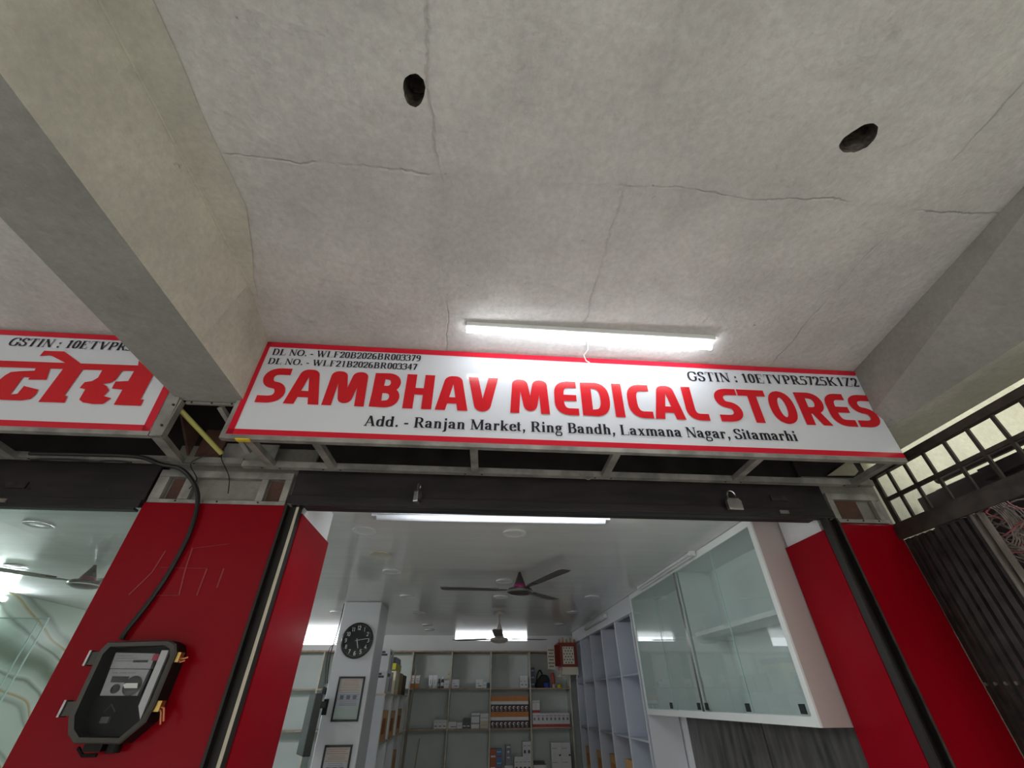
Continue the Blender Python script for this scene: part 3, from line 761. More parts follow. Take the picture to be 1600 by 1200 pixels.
# frames above the pillars
def ladder(lab, x0, x1, z0, z1, posts):
    t = thing('cladding_frame', lab, 'frame', ((x0 + x1) / 2, 2.31, z0))
    s = MB(); s.box(x0, x1, 2.300, 2.330, z1 - .038, z1); s.build('top_rail', 'grimy_aluminium', t)
    s = MB(); s.box(x0, x1, 2.304, 2.330, z0, z0 + .02)
    for k in range(3): s.cyl((x0 + (x1 - x0) * (.2 + .3 * k), 2.304, z0 + .012), (x0 + (x1 - x0) * (.2 + .3 * k), 2.301, z0 + .012), .005, n=8, m=1)
    s.build('bottom_rail', ['grimy_aluminium', 'screw_dark'], t)
    for u, w in posts:
        s = MB(); s.box(u, u + w, 2.302, 2.328, z0 + .021, z1 - .039); s.build('post', 'grimy_aluminium', t)
ladder('grey metal frame exposed above the red panel with the meter', -1.745, -1.04, .846, 1.030, ((-1.745, .055), (-1.60, .05), (-1.20, .035), (-1.075, .035)))
ladder('metal frame exposed above the crimson panel by the gate', 2.118, 2.45, .828, 1.005, ((2.118, .035), (2.40, .03)))
for xa, xb, lab in ((-1.68, -1.61, 'brown board scrap behind the bare frame, near the black cable'), (-1.16, -1.08, 'brown board scrap behind the bare frame, near the open doorway')):
    s = MB(); s.box(xa, xb, 2.331, 2.335, .868, .99); tag(s.build('frame_infill', 'dark_wood'), lab, 'board')
s = MB(); s.box(2.165, 2.32, 2.330, 2.334, .85, .966)
tag(s.build('frame_infill', 'dark_wood'), 'brown board showing through the frame above the crimson panel by the gate', 'board')

# ------------------------------------------------------------------ tube lamp over the sign
t = thing('tube_light', 'long lit white tube lamp on the ceiling above the main sign', 'lamp', (.59, 1.65, 1.60))
s = MB(); s.box(-.105, 1.285, 1.628, 1.662, 1.607, ZC - .001); s.build('housing', 'white_plastic', t, bevel=.003)
s = MB(); s.tube([(-.10, 1.652, 1.597), (1.28, 1.687, 1.597)], .0165, 14); s.build('tube', 'tube_lit', t, smooth=True)
s = MB(); s.tube([(.60, 1.672, ZC - .004), (.58, 1.72, ZC - .004), (.60, 1.80, ZC - .005), (.585, 1.845, 1.625), (.60, 1.862, 1.60), (.62, 1.862, 1.585)], .003, 6)
tag(s.build('lamp_wire', 'white_plastic'), 'short white wire from the tube lamp to the sign top', 'wire')

# ------------------------------------------------------------------ electricity meter on the left pillar
mt = thing('electricity_meter', 'black cased electricity meter with clear cover on the dark red pillar', 'meter', (-1.40, 2.30, -.13))
OUT = [(-1.535, .207), (-1.29, .213), (-1.259, .200), (-1.243, .170), (-1.246, -.01), (-1.254, -.063), (-1.317, -.127), (-1.482, -.124), (-1.519, -.097), (-1.545, -.05), (-1.548, .012), (-1.552, .178)]
def inset(pts, d):
    cx = sum(p[0] for p in pts) / len(pts); cz = sum(p[1] for p in pts) / len(pts)
    return [(cx + (x - cx) * (1 - d), cz + (z - cz) * (1 - d * .85)) for x, z in pts]
def shell(mb, a, ya, b, yb, m=0):
    n = len(a); mb.add([(x, ya, z) for x, z in a] + [(x, yb, z) for x, z in b], [(i, (i + 1) % n, n + (i + 1) % n, n + i) for i in range(n)], m)
s = MB(); I2 = inset(OUT, .13)
shell(s, OUT, 2.299, OUT, 2.222); shell(s, OUT, 2.222, inset(OUT, .03), 2.214, 1); shell(s, inset(OUT, .03), 2.214, I2, 2.218, 1); shell(s, I2, 2.218, I2, 2.285); s.poly([(x, 2.285, z) for x, z in I2]); s.poly([(x, 2.299, z) for x, z in OUT])
s.build('case', ['meter_black', 'meter_edge'], mt)
s = MB(); s.prism([(x, 2.216, z) for x, z in inset(OUT, .12)], (0, .002, 0)); s.build('clear_cover', 'clear_cover', mt)
s = MB(); s.prism([(-1.507, 2.262, .115), (-1.346, 2.262, .113), (-1.350, 2.262, .168), (-1.513, 2.262, .171)], (0, .02, 0))
s.box(-1.427, -1.368, 2.2605, 2.262, .136, .144, 1)
for k in range(3): s.box(-1.50, -1.44 + .02 * k, 2.2605, 2.262, .158 - .009 * k, .160 - .009 * k, 2)
body = s.build('upper_plate', ['meter_grey', 'meter_screen', 'ink_grey'], mt)
s = MB(); s.prism([(-1.498, 2.264, .023), (-1.353, 2.264, .022), (-1.350, 2.264, .111), (-1.507, 2.264, .113)], (0, .018, 0))
s.prism([(-1.480, 2.262, .067), (-1.418, 2.262, .066), (-1.416, 2.262, .087), (-1.483, 2.262, .088)], (0, .002, 0), 1)
for k in range(3): s.box(-1.49 + .03 * k, -1.47 + .035 * k, 2.2625, 2.264, .098, .101, 2)
s.build('lower_plate', ['meter_grey', 'meter_screen', 'ink_grey'], mt)
s = MB(); s.lathe((-1.449, 2.264, .045), [(.016, 0), (.016, .006), (.012, .006), (.012, .002)], 18, 0, 'Y'); s.lathe((-1.388, 2.264, .055), [(.034, 0), (.034, .005), (.03, .006)], 22, 0, 'Y'); s.build('dial', 'meter_screen', mt, smooth=True)
s = MB(); s.prism([(-1.419, 2.252, .058), (-1.409, 2.252, .047), (-1.360, 2.252, .047), (-1.365, 2.252, .064), (-1.411, 2.252, .064)], (0, .003, 0)); s.build('seal_tag', 'paper_white', mt)
s = MB(); s.box(-1.352, -1.328, 2.255, 2.275, .142, .165); s.build('lead_seal', 'seal_red', mt)
s = MB(); s.prism([(-1.318, 2.24, .178), (-1.290, 2.24, .178), (-1.290, 2.24, -.055), (-1.318, 2.24, -.012)], (0, .012, 0)); s.build('inner_wall_strip', 'meter_pale', mt)  # pale strip for the bright inner side wall of the case
for z in (.126, -.041):
    s = MB(); s.box(-1.585, -1.553, 2.23, 2.26, z, z + .045); s.box(-1.594, -1.586, 2.222, 2.262, z - .004, z + .05, 1); s.build('latch', ['meter_edge', 'steel'], mt)
for z in (.135, -.030):
    s = MB(); s.box(-1.249, -1.228, 2.228, 2.258, z, z + .035); s.build('latch', 'brass', mt)
    s = MB(); s.tube([(-1.235, 2.24, z + .015), (-1.215, 2.235, z + .012), (-1.20, 2.24, z + .018 if z > 0 else z - .03)], .0035, 6); s.tube([(-1.235, 2.238, z + .01), (-1.218, 2.23, z), (-1.205, 2.236, z + .006 if z > 0 else z - .04)], .003, 6); s.build('seal_wire', 'copper_wire', mt)
s = MB(); s.box(-1.46, -1.395, 2.25, 2.295, -.150, -.127); s.cyl((-1.36, 2.27, -.155), (-1.36, 2.27, -.126), .024, n=14); s.tube([(-1.49, 2.27, -.14), (-1.45, 2.25, -.16), (-1.40, 2.25, -.16)], .006, 8); s.build('cable_gland', 'meter_black', mt)
s = MB(); s.tube([(-1.45, 2.262, -.03), (-1.43, 2.25, -.005), (-1.41, 2.262, -.03)], .002, 6); s.box(-1.445, -1.415, 2.25, 2.262, -.065, -.045); s.build('wire_seal', 'meter_edge', mt)
# service cable
def smooth_path(P, n=8):
    P = [Vector(p) for p in P]; out = []
    for i in range(len(P) - 1):
        a, b, c, d = P[max(i - 1, 0)], P[i], P[i + 1], P[min(i + 2, len(P) - 1)]
        for k in range(n):
            t = k / n
            out.append(.5 * ((2 * b) + (c - a) * t + (2 * a - 5 * b + 4 * c - d) * t * t + (3 * b - a - 3 * c + d) * t ** 3))
    return out + [P[-1]]
s = MB(); s.tube(smooth_path([(-2.38, 2.212, 1.06), (-2.1, 2.212, 1.064), (-1.84, 2.21, 1.06), (-1.70, 2.205, 1.018), (-1.60, 2.245, 1.005), (-1.49, 2.272, .891), (-1.447, 2.28, .722), (-1.455, 2.285, .536), (-1.485, 2.285, .382), (-1.525, 2.28, .254), (-1.53, 2.285, .222)]), .011, 8)
tag(s.build('service_cable', 'black_rubber', smooth=True), 'thick black cable running down the red panel to the meter', 'cable')
s = MB(); s.tube(smooth_path([(-2.36, 2.219, 1.028), (-2.2, 2.215, 1.034), (-2.05, 2.219, 1.028), (-1.95, 2.215, 1.034), (-1.86, 2.219, 1.028)]), .005, 6)
tag(s.build('wire', 'black_rubber'), 'thin black wire draped along the rail under the sign with hindi lettering', 'wire')
s = MB(); s.tube(smooth_path([(-1.46, 2.215, 1.10), (-1.53, 2.21, 1.06), (-1.55, 2.21, 1.02), (-1.53, 2.28, .97), (-1.555, 2.29, .92)]), .003, 6)
tag(s.build('wire', 'black_rubber'), 'thin black wire curling below the plywood beside the yellow tube', 'wire')
s = MB(); s.tube(smooth_path([(-1.42, 2.215, 1.09), (-1.395, 2.20, 1.05), (-1.37, 2.28, .99), (-1.345, 2.29, .90)]), .003, 6)
tag(s.build('wire', 'black_rubber'), 'thin black wire hanging straight from the end of the yellow tube', 'wire')
# faint chalk drawing
s = MB()
for P in ([(-1.241, .639), (-1.409, .614), (-1.40, .519), (-1.378, .401), (-1.487, .400)], [(-1.52, .523), (-1.301, .521), (-1.298, .402)], [(-1.223, .522), (-1.221, .436)], [(-1.53, .60), (-1.545, .50), (-1.60, .40)]):
    for i in range(len(P) - 1):
        a, b = P[i], P[i + 1]; s.bar((a[0], 2.2978, a[1]), (b[0], 2.2978, b[1]), .0012, .006, up=(1, 0, .3))
tag(s.build('chalk_marks', 'chalk'), 'faint chalk line drawing on the dark red panel above the meter', 'marks')

# ------------------------------------------------------------------ iron grille, folded gate, things behind
XG = 2.479
gr = thing('iron_grille', 'dark iron grille of square openings above the folded gate', 'grille', (XG, 1.0, .80))
s = MB(); s.bar((XG, -.6, 1.118), (XG, 2.296, 1.118), .035, .035); s.bar((XG + .02, -.6, 1.147), (XG + .02, 2.296, 1.147), .03, .012); s.build('top_rail', 'grille_paint', gr)
s = MB(); s.bar((XG, -.6, .962), (XG, 2.296, .962), .012, .022); s.build('middle_rail', 'grille_paint', gr)
s = MB(); s.bar((XG, -.6, .79), (XG, 2.296, .79), .05, .06); s.bar((XG - .03, -.6, .765), (XG - .03, 2.296, .765), .012, .07); s.build('bottom_rail', 'grille_paint', gr)
for y in (2.28, 2.175, 2.057, 1.929, 1.798, 1.667, 1.538, 1.402, 1.27, 1.14, 1.0, .87, .74, .6):
    w = .03 if y > 2.2 else .016
    s = MB(); s.box(XG - .007, XG + .007, y - w / 2, y + w / 2, .82, 1.10); s.build('bar', 'grille_paint', gr)
gt = thing('folding_gate', 'dark collapsible iron gate folded beside the crimson pillar panel', 'gate', (XG, 2.1, ZF))
ys = [2.275 - .0475 * i for i in range(9)]
for i, y in enumerate(ys):
    s = MB(); s.box(XG - .014, XG + .014, y - .019, y + .017, ZF + .03, .728); s.box(XG - .022, XG - .014, y - .019, y - .012, ZF + .03, .728); s.build('slat', 'gate_paint', gt)
s = MB(); s.box(XG - .03, XG + .02, 1.868, 1.882, ZF + .03, .728); s.build('end_bar', 'gate_edge', gt)
s = MB(); s.box(XG - .02, XG + .012, 1.842, 1.852, ZF + .03, .728); s.build('end_bar', 'gate_edge', gt)
s = MB()
for z in (.05, -.55):
    for i in range(8): s.cyl((XG - .027, ys[i], z), (XG - .016, ys[i], z), .007, n=8)
s.build('rivets', 'gate_edge', gt)
# passage clutter
s = MB(); s.tube([(2.95, 2.34, 1.02), (2.95, -1.5, 1.02)], .05, 12); s.tube([(2.98, 2.34, 1.13), (2.98, -1.5, 1.13)], .022, 10)
tag(s.build('conduit_pipes', 'pipe_dark', smooth=True), 'pair of dark pipes running along the passage behind the grille', 'pipe')
s = MB()
for y in (1.66, 1.50, 1.38): s.box(2.72, 2.76, y, y + .035, .2, .98)
s.box(2.70, 2.74, .9, 1.9, .93, .99); s.box(2.76, 2.80, 1.0, 2.34, .3, 1.0)
tag(s.build('dark_board', 'pipe_dark'), 'dark framed board behind the cable tangle beyond the gate', 'board')
rw = random.Random(11); s = MB()
cx, cy, cz = 2.58, 1.92, .68
for k in range(30):
    p = []; ph = rw.uniform(0, 6.28)
    for i in range(7):
        t = i / 6; p.append((cx + rw.uniform(-.03, .03), cy + .08 - t * .5 + rw.uniform(-.05, .05), cz + .10 * math.sin(ph + t * 4) - .12 * t + rw.uniform(-.06, .05)))
    s.tube(smooth_path(p, 5), .0035, 5, 1 if k % 7 == 0 else 0)
for k in range(7):
    r = .07 + .008 * k; s.tube([(2.565 + .006 * k, 1.88 + r * math.cos(a * .45) * .7, .68 + r * math.sin(a * .45) * 1.3) for a in range(12)], .004, 6, 0)
tag(s.build('cable_tangle', ['cable_grey', 'cable_red']), 'tangle of thin grey and red cables behind the folded gate', 'cables', None, 'stuff')

# ------------------------------------------------------------------ shop interior: fixtures
def downlight(lab, x, y, cream=False):
    t = thing('downlight', lab, 'lamp', (x, y, ZI), 'recessed ceiling lights in the shop')
    s = MB(); s.lathe((x, y, ZI - .001), [(.060, 0), (.060, -.006), (.086, -.010), (.086, 0)], 28); s.build('trim_ring', 'cream_plastic' if cream else 'white_plastic', t, smooth=True)
    s = MB(); s.lathe((x, y, ZI - .001), [(.058, 0), (.058, -.007), (.03, -.009)], 24); s.build('lens', 'tube_off' if not cream else 'cream_plastic', t, smooth=True)
for a in ((-.813, 3.178, 'white recessed light at the front left of the shop ceiling'), (.284, 3.165, 'white recessed light at the front middle of the shop ceiling'),
          (-.800, 3.80, 'cream recessed light, the only yellowish one on the shop ceiling', True), (-.794, 4.399, 'white recessed light just behind the cream one'),
          (.316, 4.75, 'white recessed light partly behind the dark fan canopy'), (-.789, 5.612, 'white recessed light nearest the front right corner of the white column'),
          (.326, 5.59, 'white recessed light behind the dark fan hub'), (1.433, 5.53, 'white recessed light near the far end of the glass cabinet'),
          (-.756, 6.80, 'white recessed light beside the back edge of the column'), (1.419, 6.643, 'white recessed light near the tall blue rack middle'),
          (1.444, 7.84, 'white recessed light near the shrine corner'), (-.73, 8.0, 'white recessed light in front of the back rack, left of the window, nearer one'),
          (-.735, 8.63, 'white recessed light closest to the back rack, left of the window'), (-1.9, 6.8, 'white recessed light left of the column'),
          (-3.034, 3.189, 'white recessed light seen through the fixed shop glass, nearest the shutter'), (-4.16, 4.414, 'white recessed light seen through the fixed shop glass, farther one')):
    downlight(a[2], a[0], a[1], len(a) > 3)

def fan(lab, x, y, ztop, zhub, mats, R, angs, rod=True):
    t = thing('ceiling_fan', lab, 'fan', (x, y, zhub - .04), 'ceiling fans in the shop')
    body, band, blade = mats
    s = MB()
    if rod:
        s.lathe((x, y, ZI), [(.07, -.001), (.066, -.03), (.03, -.035)], 20); s.cyl((x, y, ZI - .03), (x, y, ztop), .010, n=10)
    s.lathe((x, y, zhub), [(.012, ztop - zhub + .02), (.018, ztop - zhub), (.032, (ztop - zhub) * .75), (.05, .06), (.055, .048)], 24)
    s.build('canopy', body, t, smooth=True)
    s = MB(); s.lathe((x, y, zhub), [(.056, .046), (.062, .03), (.062, .022)], 24); s.build('band', band, t, smooth=True)
    s = MB(); s.lathe((x, y, zhub), [(.062, .022), (.112, .012), (.122, -.004), (.118, -.018), (.085, -.036), (.03, -.044)], 32); s.build('motor', body, t, smooth=True)
    s = MB(); s.lathe((x, y, zhub), [(.119, -.012), (.127, -.016), (.119, -.022)], 32); s.build('ring', 'chrome' if mats[0] == 'fan_dark' else body, t, smooth=True)
    for a in angs:
        T = Matrix.Translation((x, y, zhub + .004)) @ Matrix.Rotation(math.radians(a), 4, 'Z')
        s = MB(); s.T = T
        s.prism([(.20, -.05, .004), (.30, -.058, .006), (R - .04, -.068, .02), (R, -.045, .024), (R, .045, .026), (R - .04, .062, .024), (.30, .05, .012), (.20, .042, .010)], (0, 0, .005))
        b = s.build('blade', blade, t)
        s = MB(); s.T = T; s.prism([(.10, -.02, 0), (.27, -.035, .002), (.27, .03, .006), (.10, .02, 0)], (0, 0, .004)); s.build('blade_bracket', body, t)
fan('dark brown ceiling fan hanging in the front of the shop', .438, 4.36, .975, .835, ('fan_dark', 'fan_band', 'fan_blade_brown'), .76, (-65, 55, 172), rod=False)
fan('cream ceiling fan in front of the bright back window', .379, 6.695, .84, .665, ('fan_cream', 'fan_cream', 'fan_blade_brown'), .76, (25, 145, 265))
fan('dark ceiling fan seen through the fixed shop glass', -3.40, 4.30, .97, .84, ('fan_dark', 'fan_band', 'fan_blade_brown'), .70, (100, 220, 340), rod=False)

# tube lamps
def batten(lab, a, b, lit, w=.05, h=.045, n=(0, 0, -1), body='white_plastic'):
    a = Vector(a); b = Vector(b); n = Vector(n)
    t = thing('tube_light', lab, 'lamp', (a + b) / 2)
    s = MB(); s.bar(a + n * h * .25, b + n * h * .25, w, h * .5, up=n); s.build('housing', body, t)
    d = (b - a).normalized() * .03
    s = MB(); s.cyl(a + n * h * .72 + d, b + n * h * .72 - d, w * .3, n=12); s.build('tube', lit if isinstance(lit, str) else 'shop_tube_lit' if lit else 'tube_off' if body == 'white_plastic' else body, t, smooth=True)
    for p, q in ((a, a + d), (b - d, b)):
        s = MB(); s.bar(p + n * h * .72, q + n * h * .72, w * .8, h * .5, up=n); s.build('end_cap', body, t)
batten('white unlit batten lamp on the shop ceiling just inside the shutter', (-.69, 2.83, ZI), (.90, 2.80, ZI), False, .09, .03, body='batten_body')
batten('added lit tube lamp on the shop ceiling, unseen behind the shutter', (-.45, 2.52, ZI), (.95, 2.52, ZI), 'added_tube_lit', .05, .05)  # added lamp to brighten the shop, hidden by the shutter
batten('added lit tube lamp on the shop ceiling, unseen beyond the clock column', (-3.3, 6.0, ZI), (-2.55, 6.0, ZI), True, .05, .05)  # added lamp to brighten the back of the shop, out of view
batten('white tube lamp along the top of the glass cabinet', (1.845, 3.55, .985), (1.845, 4.95, .985), False, .05, .05, (-1, 0, 0))
batten('short white tube lamp on the header of the tall blue rack', (1.853, 6.45, .925), (1.853, 7.75, .925), False, .05, .04, (-1, 0, 0))
batten('lit tube lamp on the marble wall seen through the fixed shop glass', (-5.188, 4.4, .92), (-5.188, 5.62, .92), True, .05, .05, (1, 0, 0))

# ------------------------------------------------------------------ glass cabinet
gc = thing('glass_cabinet', 'white wall cabinet with clear glass doors above dark slate tiles', 'cabinet', (2.02, 4.06, -.125))
XF = 1.866; y0, y1, z0, z1 = 2.715, 5.42, -.125, .975
s = MB(); s.box(XF, 2.198, y1 - .03, y1, z0, z1); s.box(XF, 2.198, y0 + .012, y1 - .03, z0, z0 + .03); s.box(XF, 2.198, y0 + .012, y1 - .03, z1 - .03, z1); s.box(2.185, 2.198, y0 + .012, y1 - .03, z0 + .03, z1 - .03, 1); s.box(XF + .02, 2.185, 4.05, 4.075, z0 + .03, z1 - .03, 1)
s.build('carcass', ['cabinet_white', 'cabinet_inside'], gc)
s = MB(); s.box(XF, 2.198, y0, y0 + .012, z0, ZI - .003); s.build('side_panel', 'laminate_mauve', gc)
s = MB(); s.box(XF - .012, XF, y0, y0 + .045, z0, z1); s.box(XF - .012, XF, y1 - .05, y1, z0, z1); s.box(XF - .012, XF, y0 + .045, y1 - .05, z0, z0 + .045); s.box(XF - .012, XF, y0 + .045, y1 - .05, z1 - .03, z1); s.build('front_frame', 'cabinet_white', gc)
s = MB(); s.box(XF - .015, XF, 4.045, 4.085, z0 + .046, z1 - .031); s.build('mullion', 'chrome', gc)
s = MB(); s.box(XF + .05, 2.184, y0 + .013, 4.049, .425, .455); s.build('shelf', 'cabinet_white', gc)
s = MB(); s.box(XF - .01, 2.198, y0 + .012, y1, z1 + .001, ZI - .003); s.build('top_trim', 'cabinet_white', gc)
for a, b in ((2.765, 3.345), (3.352, 4.04), (4.09, 4.665), (4.672, 5.365)):
    s = MB(); s.box(XF - .008, XF - .002, a, b, z0 + .05, z1 - .035)
    dr = s.build('glass_door', 'cabinet_glass', gc)
    for y in ((a + .05,) if a < 3 else (a + .04, b - .04) if a < 3.5 else (a + .05,) if a < 4.5 else (a + .05,)):
        s = MB(); s.box(XF - .016, XF - .009, y - .025, y + .025, z0 + .055, z0 + .10); s.build('lock', 'tv_black', dr)
    s = MB(); s.box(XF - .009, XF - .0015, b, b + .0035, z0 + .05, z1 - .035); s.build('polished_edge', 'edge_green', dr)

# ------------------------------------------------------------------ tall blue rack on the right wall
tr = thing('tall_rack', 'tall blue backed display rack of narrow bays beyond the glass cabinet', 'rack', (2.03, 7.2, ZF + .02))
XR = 1.866; Y0, Y1 = 5.47, 8.93
zs = (ZF + .05, -1.45, -.93, -.345, .24, .82)
s = MB(); s.box(2.186, 2.198, Y0, Y1, ZF + .02, ZI - .003); s.build('back_panel', 'rack_blue', tr)
s = MB(); s.box(XR, 2.185, Y0 - .045, Y0 - .02, ZF + .02, ZI - .003); s.build('side_panel', 'rack_white', tr)
s = MB(); s.box(XR - .006, 1.92, Y0 - .019, Y1, .82, ZI - .003); s.build('header', 'rack_white', tr)
for y in (5.53, 6.21, 6.92, 7.63, 8.35, 8.90):
    s = MB(); s.box(XR + .012, 2.185, y - .009, y + .009, ZF + .02, .819, 0); s.box(XR, XR + .0115, y - .011, y + .011, ZF + .02, .819, 1); s.build('divider', ['rack_blue', 'rack_white'], tr)
for z in zs[1:5]:
    s = MB()
    yy = (5.53, 6.21, 6.92, 7.63, 8.35, 8.90)
    for i in range(5): s.box(XR + .014, 2.185, yy[i] + .0095, yy[i + 1] - .0095, z - .018, z)
    s.build('shelf', 'rack_blue', tr)
for i, (ya, zt) in enumerate(((6.235, -.565), (6.945, -.575), (7.655, -.58), (8.375, -.59))):
    s = MB(); w = .36; s.box(XR + .03, XR + .28, ya, ya + w, -.9295, zt); s.box(XR + .0292, XR + .0298, ya + .05, ya + w - .05, -.80, zt - .08, 1)
    tag(s.build('carton', ['box_tan', 'box_orange'], bevel=.002), 'tan carton in the %s bay of the tall blue rack' % ('nearest filled', 'second nearest filled', 'third nearest filled', 'farthest filled')[i], 'box', 'tan cartons in the tall rack')

# ------------------------------------------------------------------ back rack
bk = thing('wall_rack', 'grey open shelving with wooden edges across the back wall', 'rack', (-.4, 9.2, ZF + .02))
s = MB(); s.box(-5.15, 2.15, 9.40, 9.418, ZF + .02, .70); s.build('back_panel', 'rack_grey', bk)
cols = (-4.7, -4.0, -3.28, -2.58, -1.84, -1.03, -.334, .37, 1.072, 1.782)
for x in cols:
    s = MB(); s.box(x - .010, x + .010, 9.085, 9.399, ZF + .02, .70, 0); s.box(x - .011, x + .011, 9.07, 9.0845, ZF + .02, .70, 1); s.build('upright', ['rack_grey', 'pale_edge'], bk)
for z in (.171, -.375, -.915, -1.42):
    s = MB()
    for i in range(len(cols) - 1):
        s.box(cols[i] + .0105, cols[i + 1] - .0105, 9.085, 9.399, z - .016, z, 0); s.box(cols[i] + .0115, cols[i + 1] - .0115, 9.068, 9.0845, z - .020, z, 1)
    s.build('shelf', ['rack_grey', 'ply_edge'], bk)
s = MB(); s.box(-5.15, 1.80, 9.066, 9.42, .701, .722); s.build('top_board', 'ply_edge', bk)

# ------------------------------------------------------------------ low rack beside the column
lr = thing('low_rack', 'narrow rack with pale edges standing behind the white column', 'rack', (-1.25, 7.9, ZF + .02))
YL = (6.70, 7.39, 8.12, 8.80, 9.05)
s = MB(); s.box(-1.45, -1.435, 6.70, 9.05, ZF + .02, .055); s.build('back_panel', 'rack_grey', lr)
for y in YL:
    s = MB(); s.box(-1.434, -1.06, y - .009, y + .009, ZF + .02, .055, 0); s.box(-1.059, -1.048, y - .010, y + .010, ZF + .02, .055, 1); s.build('upright', ['rack_white', 'rack_grey'], lr)
s = MB(); s.box(-1.45, -1.044, 6.69, 9.06, .056, .074); s.build('top_board', 'pale_edge', lr)
for z in (-.405, -.93):
    s = MB()
    for i in range(4): s.box(-1.434, -1.046, YL[i] + .0105, YL[i + 1] - .0105, z - .02, z)
    s.build('shelf', 'pale_edge', lr)
for i, (ya, zt) in enumerate(((6.76, -.10), (7.45, -.115), (8.18, -.10))):
    s = MB(); s.box(-1.36, -1.07, ya, ya + .56, -.404, zt); s.box(-1.0705, -1.0695, ya + .14, ya + .42, -.34, zt - .08, 1)
    tag(s.build('carton', ['box_tan', 'box_rust'], bevel=.003), 'orange carton in the %s upper bay of the low rack behind the column' % ('nearest', 'middle', 'farthest filled')[i], 'box', 'orange cartons in the low rack')
s = MB(); s.box(-1.36, -1.07, 8.2, 8.7, -.929, -.60); tag(s.build('carton', 'box_tan', bevel=.003), 'orange carton in the lower bay of the low rack behind the column', 'box')
def printed(name, lab, cat, x0, x1, y0, y1, z0, z1, m, deco=(), group=None):
    """carton with printed shapes on its -Y and +X faces; deco = (face, u0, u1, v0, v1, material)"""
    s = MB(); s.box(x0, x1, y0, y1, z0, z1); ms = [m]
    for f, u0, u1, v0, v1, dm in deco:
        if dm not in ms: ms.append(dm)
        k = ms.index(dm); za, zb = z0 + (z1 - z0) * v0, z0 + (z1 - z0) * v1
        if f == 'f': s.box(x0 + (x1 - x0) * u0, x0 + (x1 - x0) * u1, y0 - .0012, y0 - .0002, za, zb, k)
        else: s.box(x1 + .0002, x1 + .0012, y0 + (y1 - y0) * u0, y0 + (y1 - y0) * u1, za, zb, k)
    return tag(s.build(name, ms), lab, cat, group)
dk = [('f', .25, .9, .68, .78, 'box_dark'), ('f', .3, .8, .80, .90, 'box_dark'), ('s', .1, .5, .75, .9, 'box_dark'), ('s', .5, .62, .1, .7, 'ink_grey'), ('s', .75, .85, .1, .8, 'ink_grey'), ('f', .1, .35, .1, .14, 'ink_grey')]
printed('carton', 'white printed carton on the low rack, lower of the two stacked', 'box', -1.40, -1.07, 6.72, 7.30, .075, .315, 'box_white', dk)
printed('carton', 'white printed carton on top of another on the low rack', 'box', -1.38, -1.07, 6.74, 7.10, .316, .555, 'box_white', dk)
for i, (ya, yb, zt, m, lab) in enumerate(((7.46, 7.62, .345, 'book_cream', 'thick cream ledger nearest the white cartons'), (7.64, 7.88, .36, 'book_cream', 'thick cream ledger next to the gold one'), (7.91, 8.30, .34, 'book_gold', 'gold coloured ledger on the low rack'), (8.33, 8.75, .33, 'book_dark', 'dark brown ledger at the far end of the low rack'))):
    s = MB(); s.box(-1.34, -1.07, ya + .012, yb - .012, .08, zt - .005, 1); s.box(-1.35, -1.06, ya, ya + .011, .075, zt); s.box(-1.35, -1.06, yb - .011, yb, .075, zt); s.box(-1.069, -1.058, ya + .0115, yb - .0115, .075, zt)
    tag(s.build('ledger', [m, 'paper_white']), lab, 'book', 'ledgers on the low rack')
s = MB(); s.box(-1.33, -1.08, 7.5, 8.1, .362, .44, 0); s.prism([(-1.33, 7.5, .441), (-1.08, 7.5, .441), (-1.10, 7.56, .52), (-1.31, 7.56, .52)], (0, .5, 0), 1)
tag(s.build('carton', ['box_yellow', 'box_dark']), 'black and yellow box lying on the ledgers', 'box')

# ------------------------------------------------------------------ stock on the back rack
Q = 9.10
def bx(name, lab, x0, x1, z0, h, m, deco=(), group=None, dep=.12, y=Q, cat='box'):
    return printed(name, lab, cat, x0, x1, y, y + dep, z0, z0 + h, m, deco, group)
Z1, Z2, Z3 = .1715, -.3745, -.9145
TO = [('f', 0, 1, 0, .36, 'box_orange'), ('f', .15, .85, .55, .6, 'ink_grey'), ('f', .15, .85, .7, .75, 'ink_red')]
bx('medicine_box', 'white and orange tall box at the left end of the top shelf', -1.015, -.960, Z1, .185, 'box_white', TO, 'white and orange tall boxes')
bx('medicine_box', 'white and orange tall box right beside the bamboo stick', -.940, -.872, Z1, .185, 'box_white', TO, 'white and orange tall boxes')
for i, x in enumerate((-.684, -.607)):
    t = thing('squeeze_tube', 'white upright cosmetic tube, %s of the pair on the top shelf' % ('left', 'right')[i], 'tube', (x, Q + .05, Z1), 'white tubes on the top shelf')
    s = MB(); s.lathe((x, Q + .05, Z1), [(.012, 0), (.014, .02), (.026, .035)], 14); s.build('cap', 'white_plastic', t, smooth=True)
    s = MB(); s.hexa([(x - .026, Q + .03, Z1 + .036), (x + .026, Q + .03, Z1 + .036), (x + .026, Q + .07, Z1 + .036), (x - .026, Q + .07, Z1 + .036)], [(x - .036, Q + .048, Z1 + .188), (x + .036, Q + .048, Z1 + .188), (x + .036, Q + .053, Z1 + .188), (x - .036, Q + .053, Z1 + .188)]); s.box(x - .004, x + .004, Q + .032, Q + .036, Z1 + .06, Z1 + .12, 1); s.build('body', ['box_white', 'ink_grey'], t)
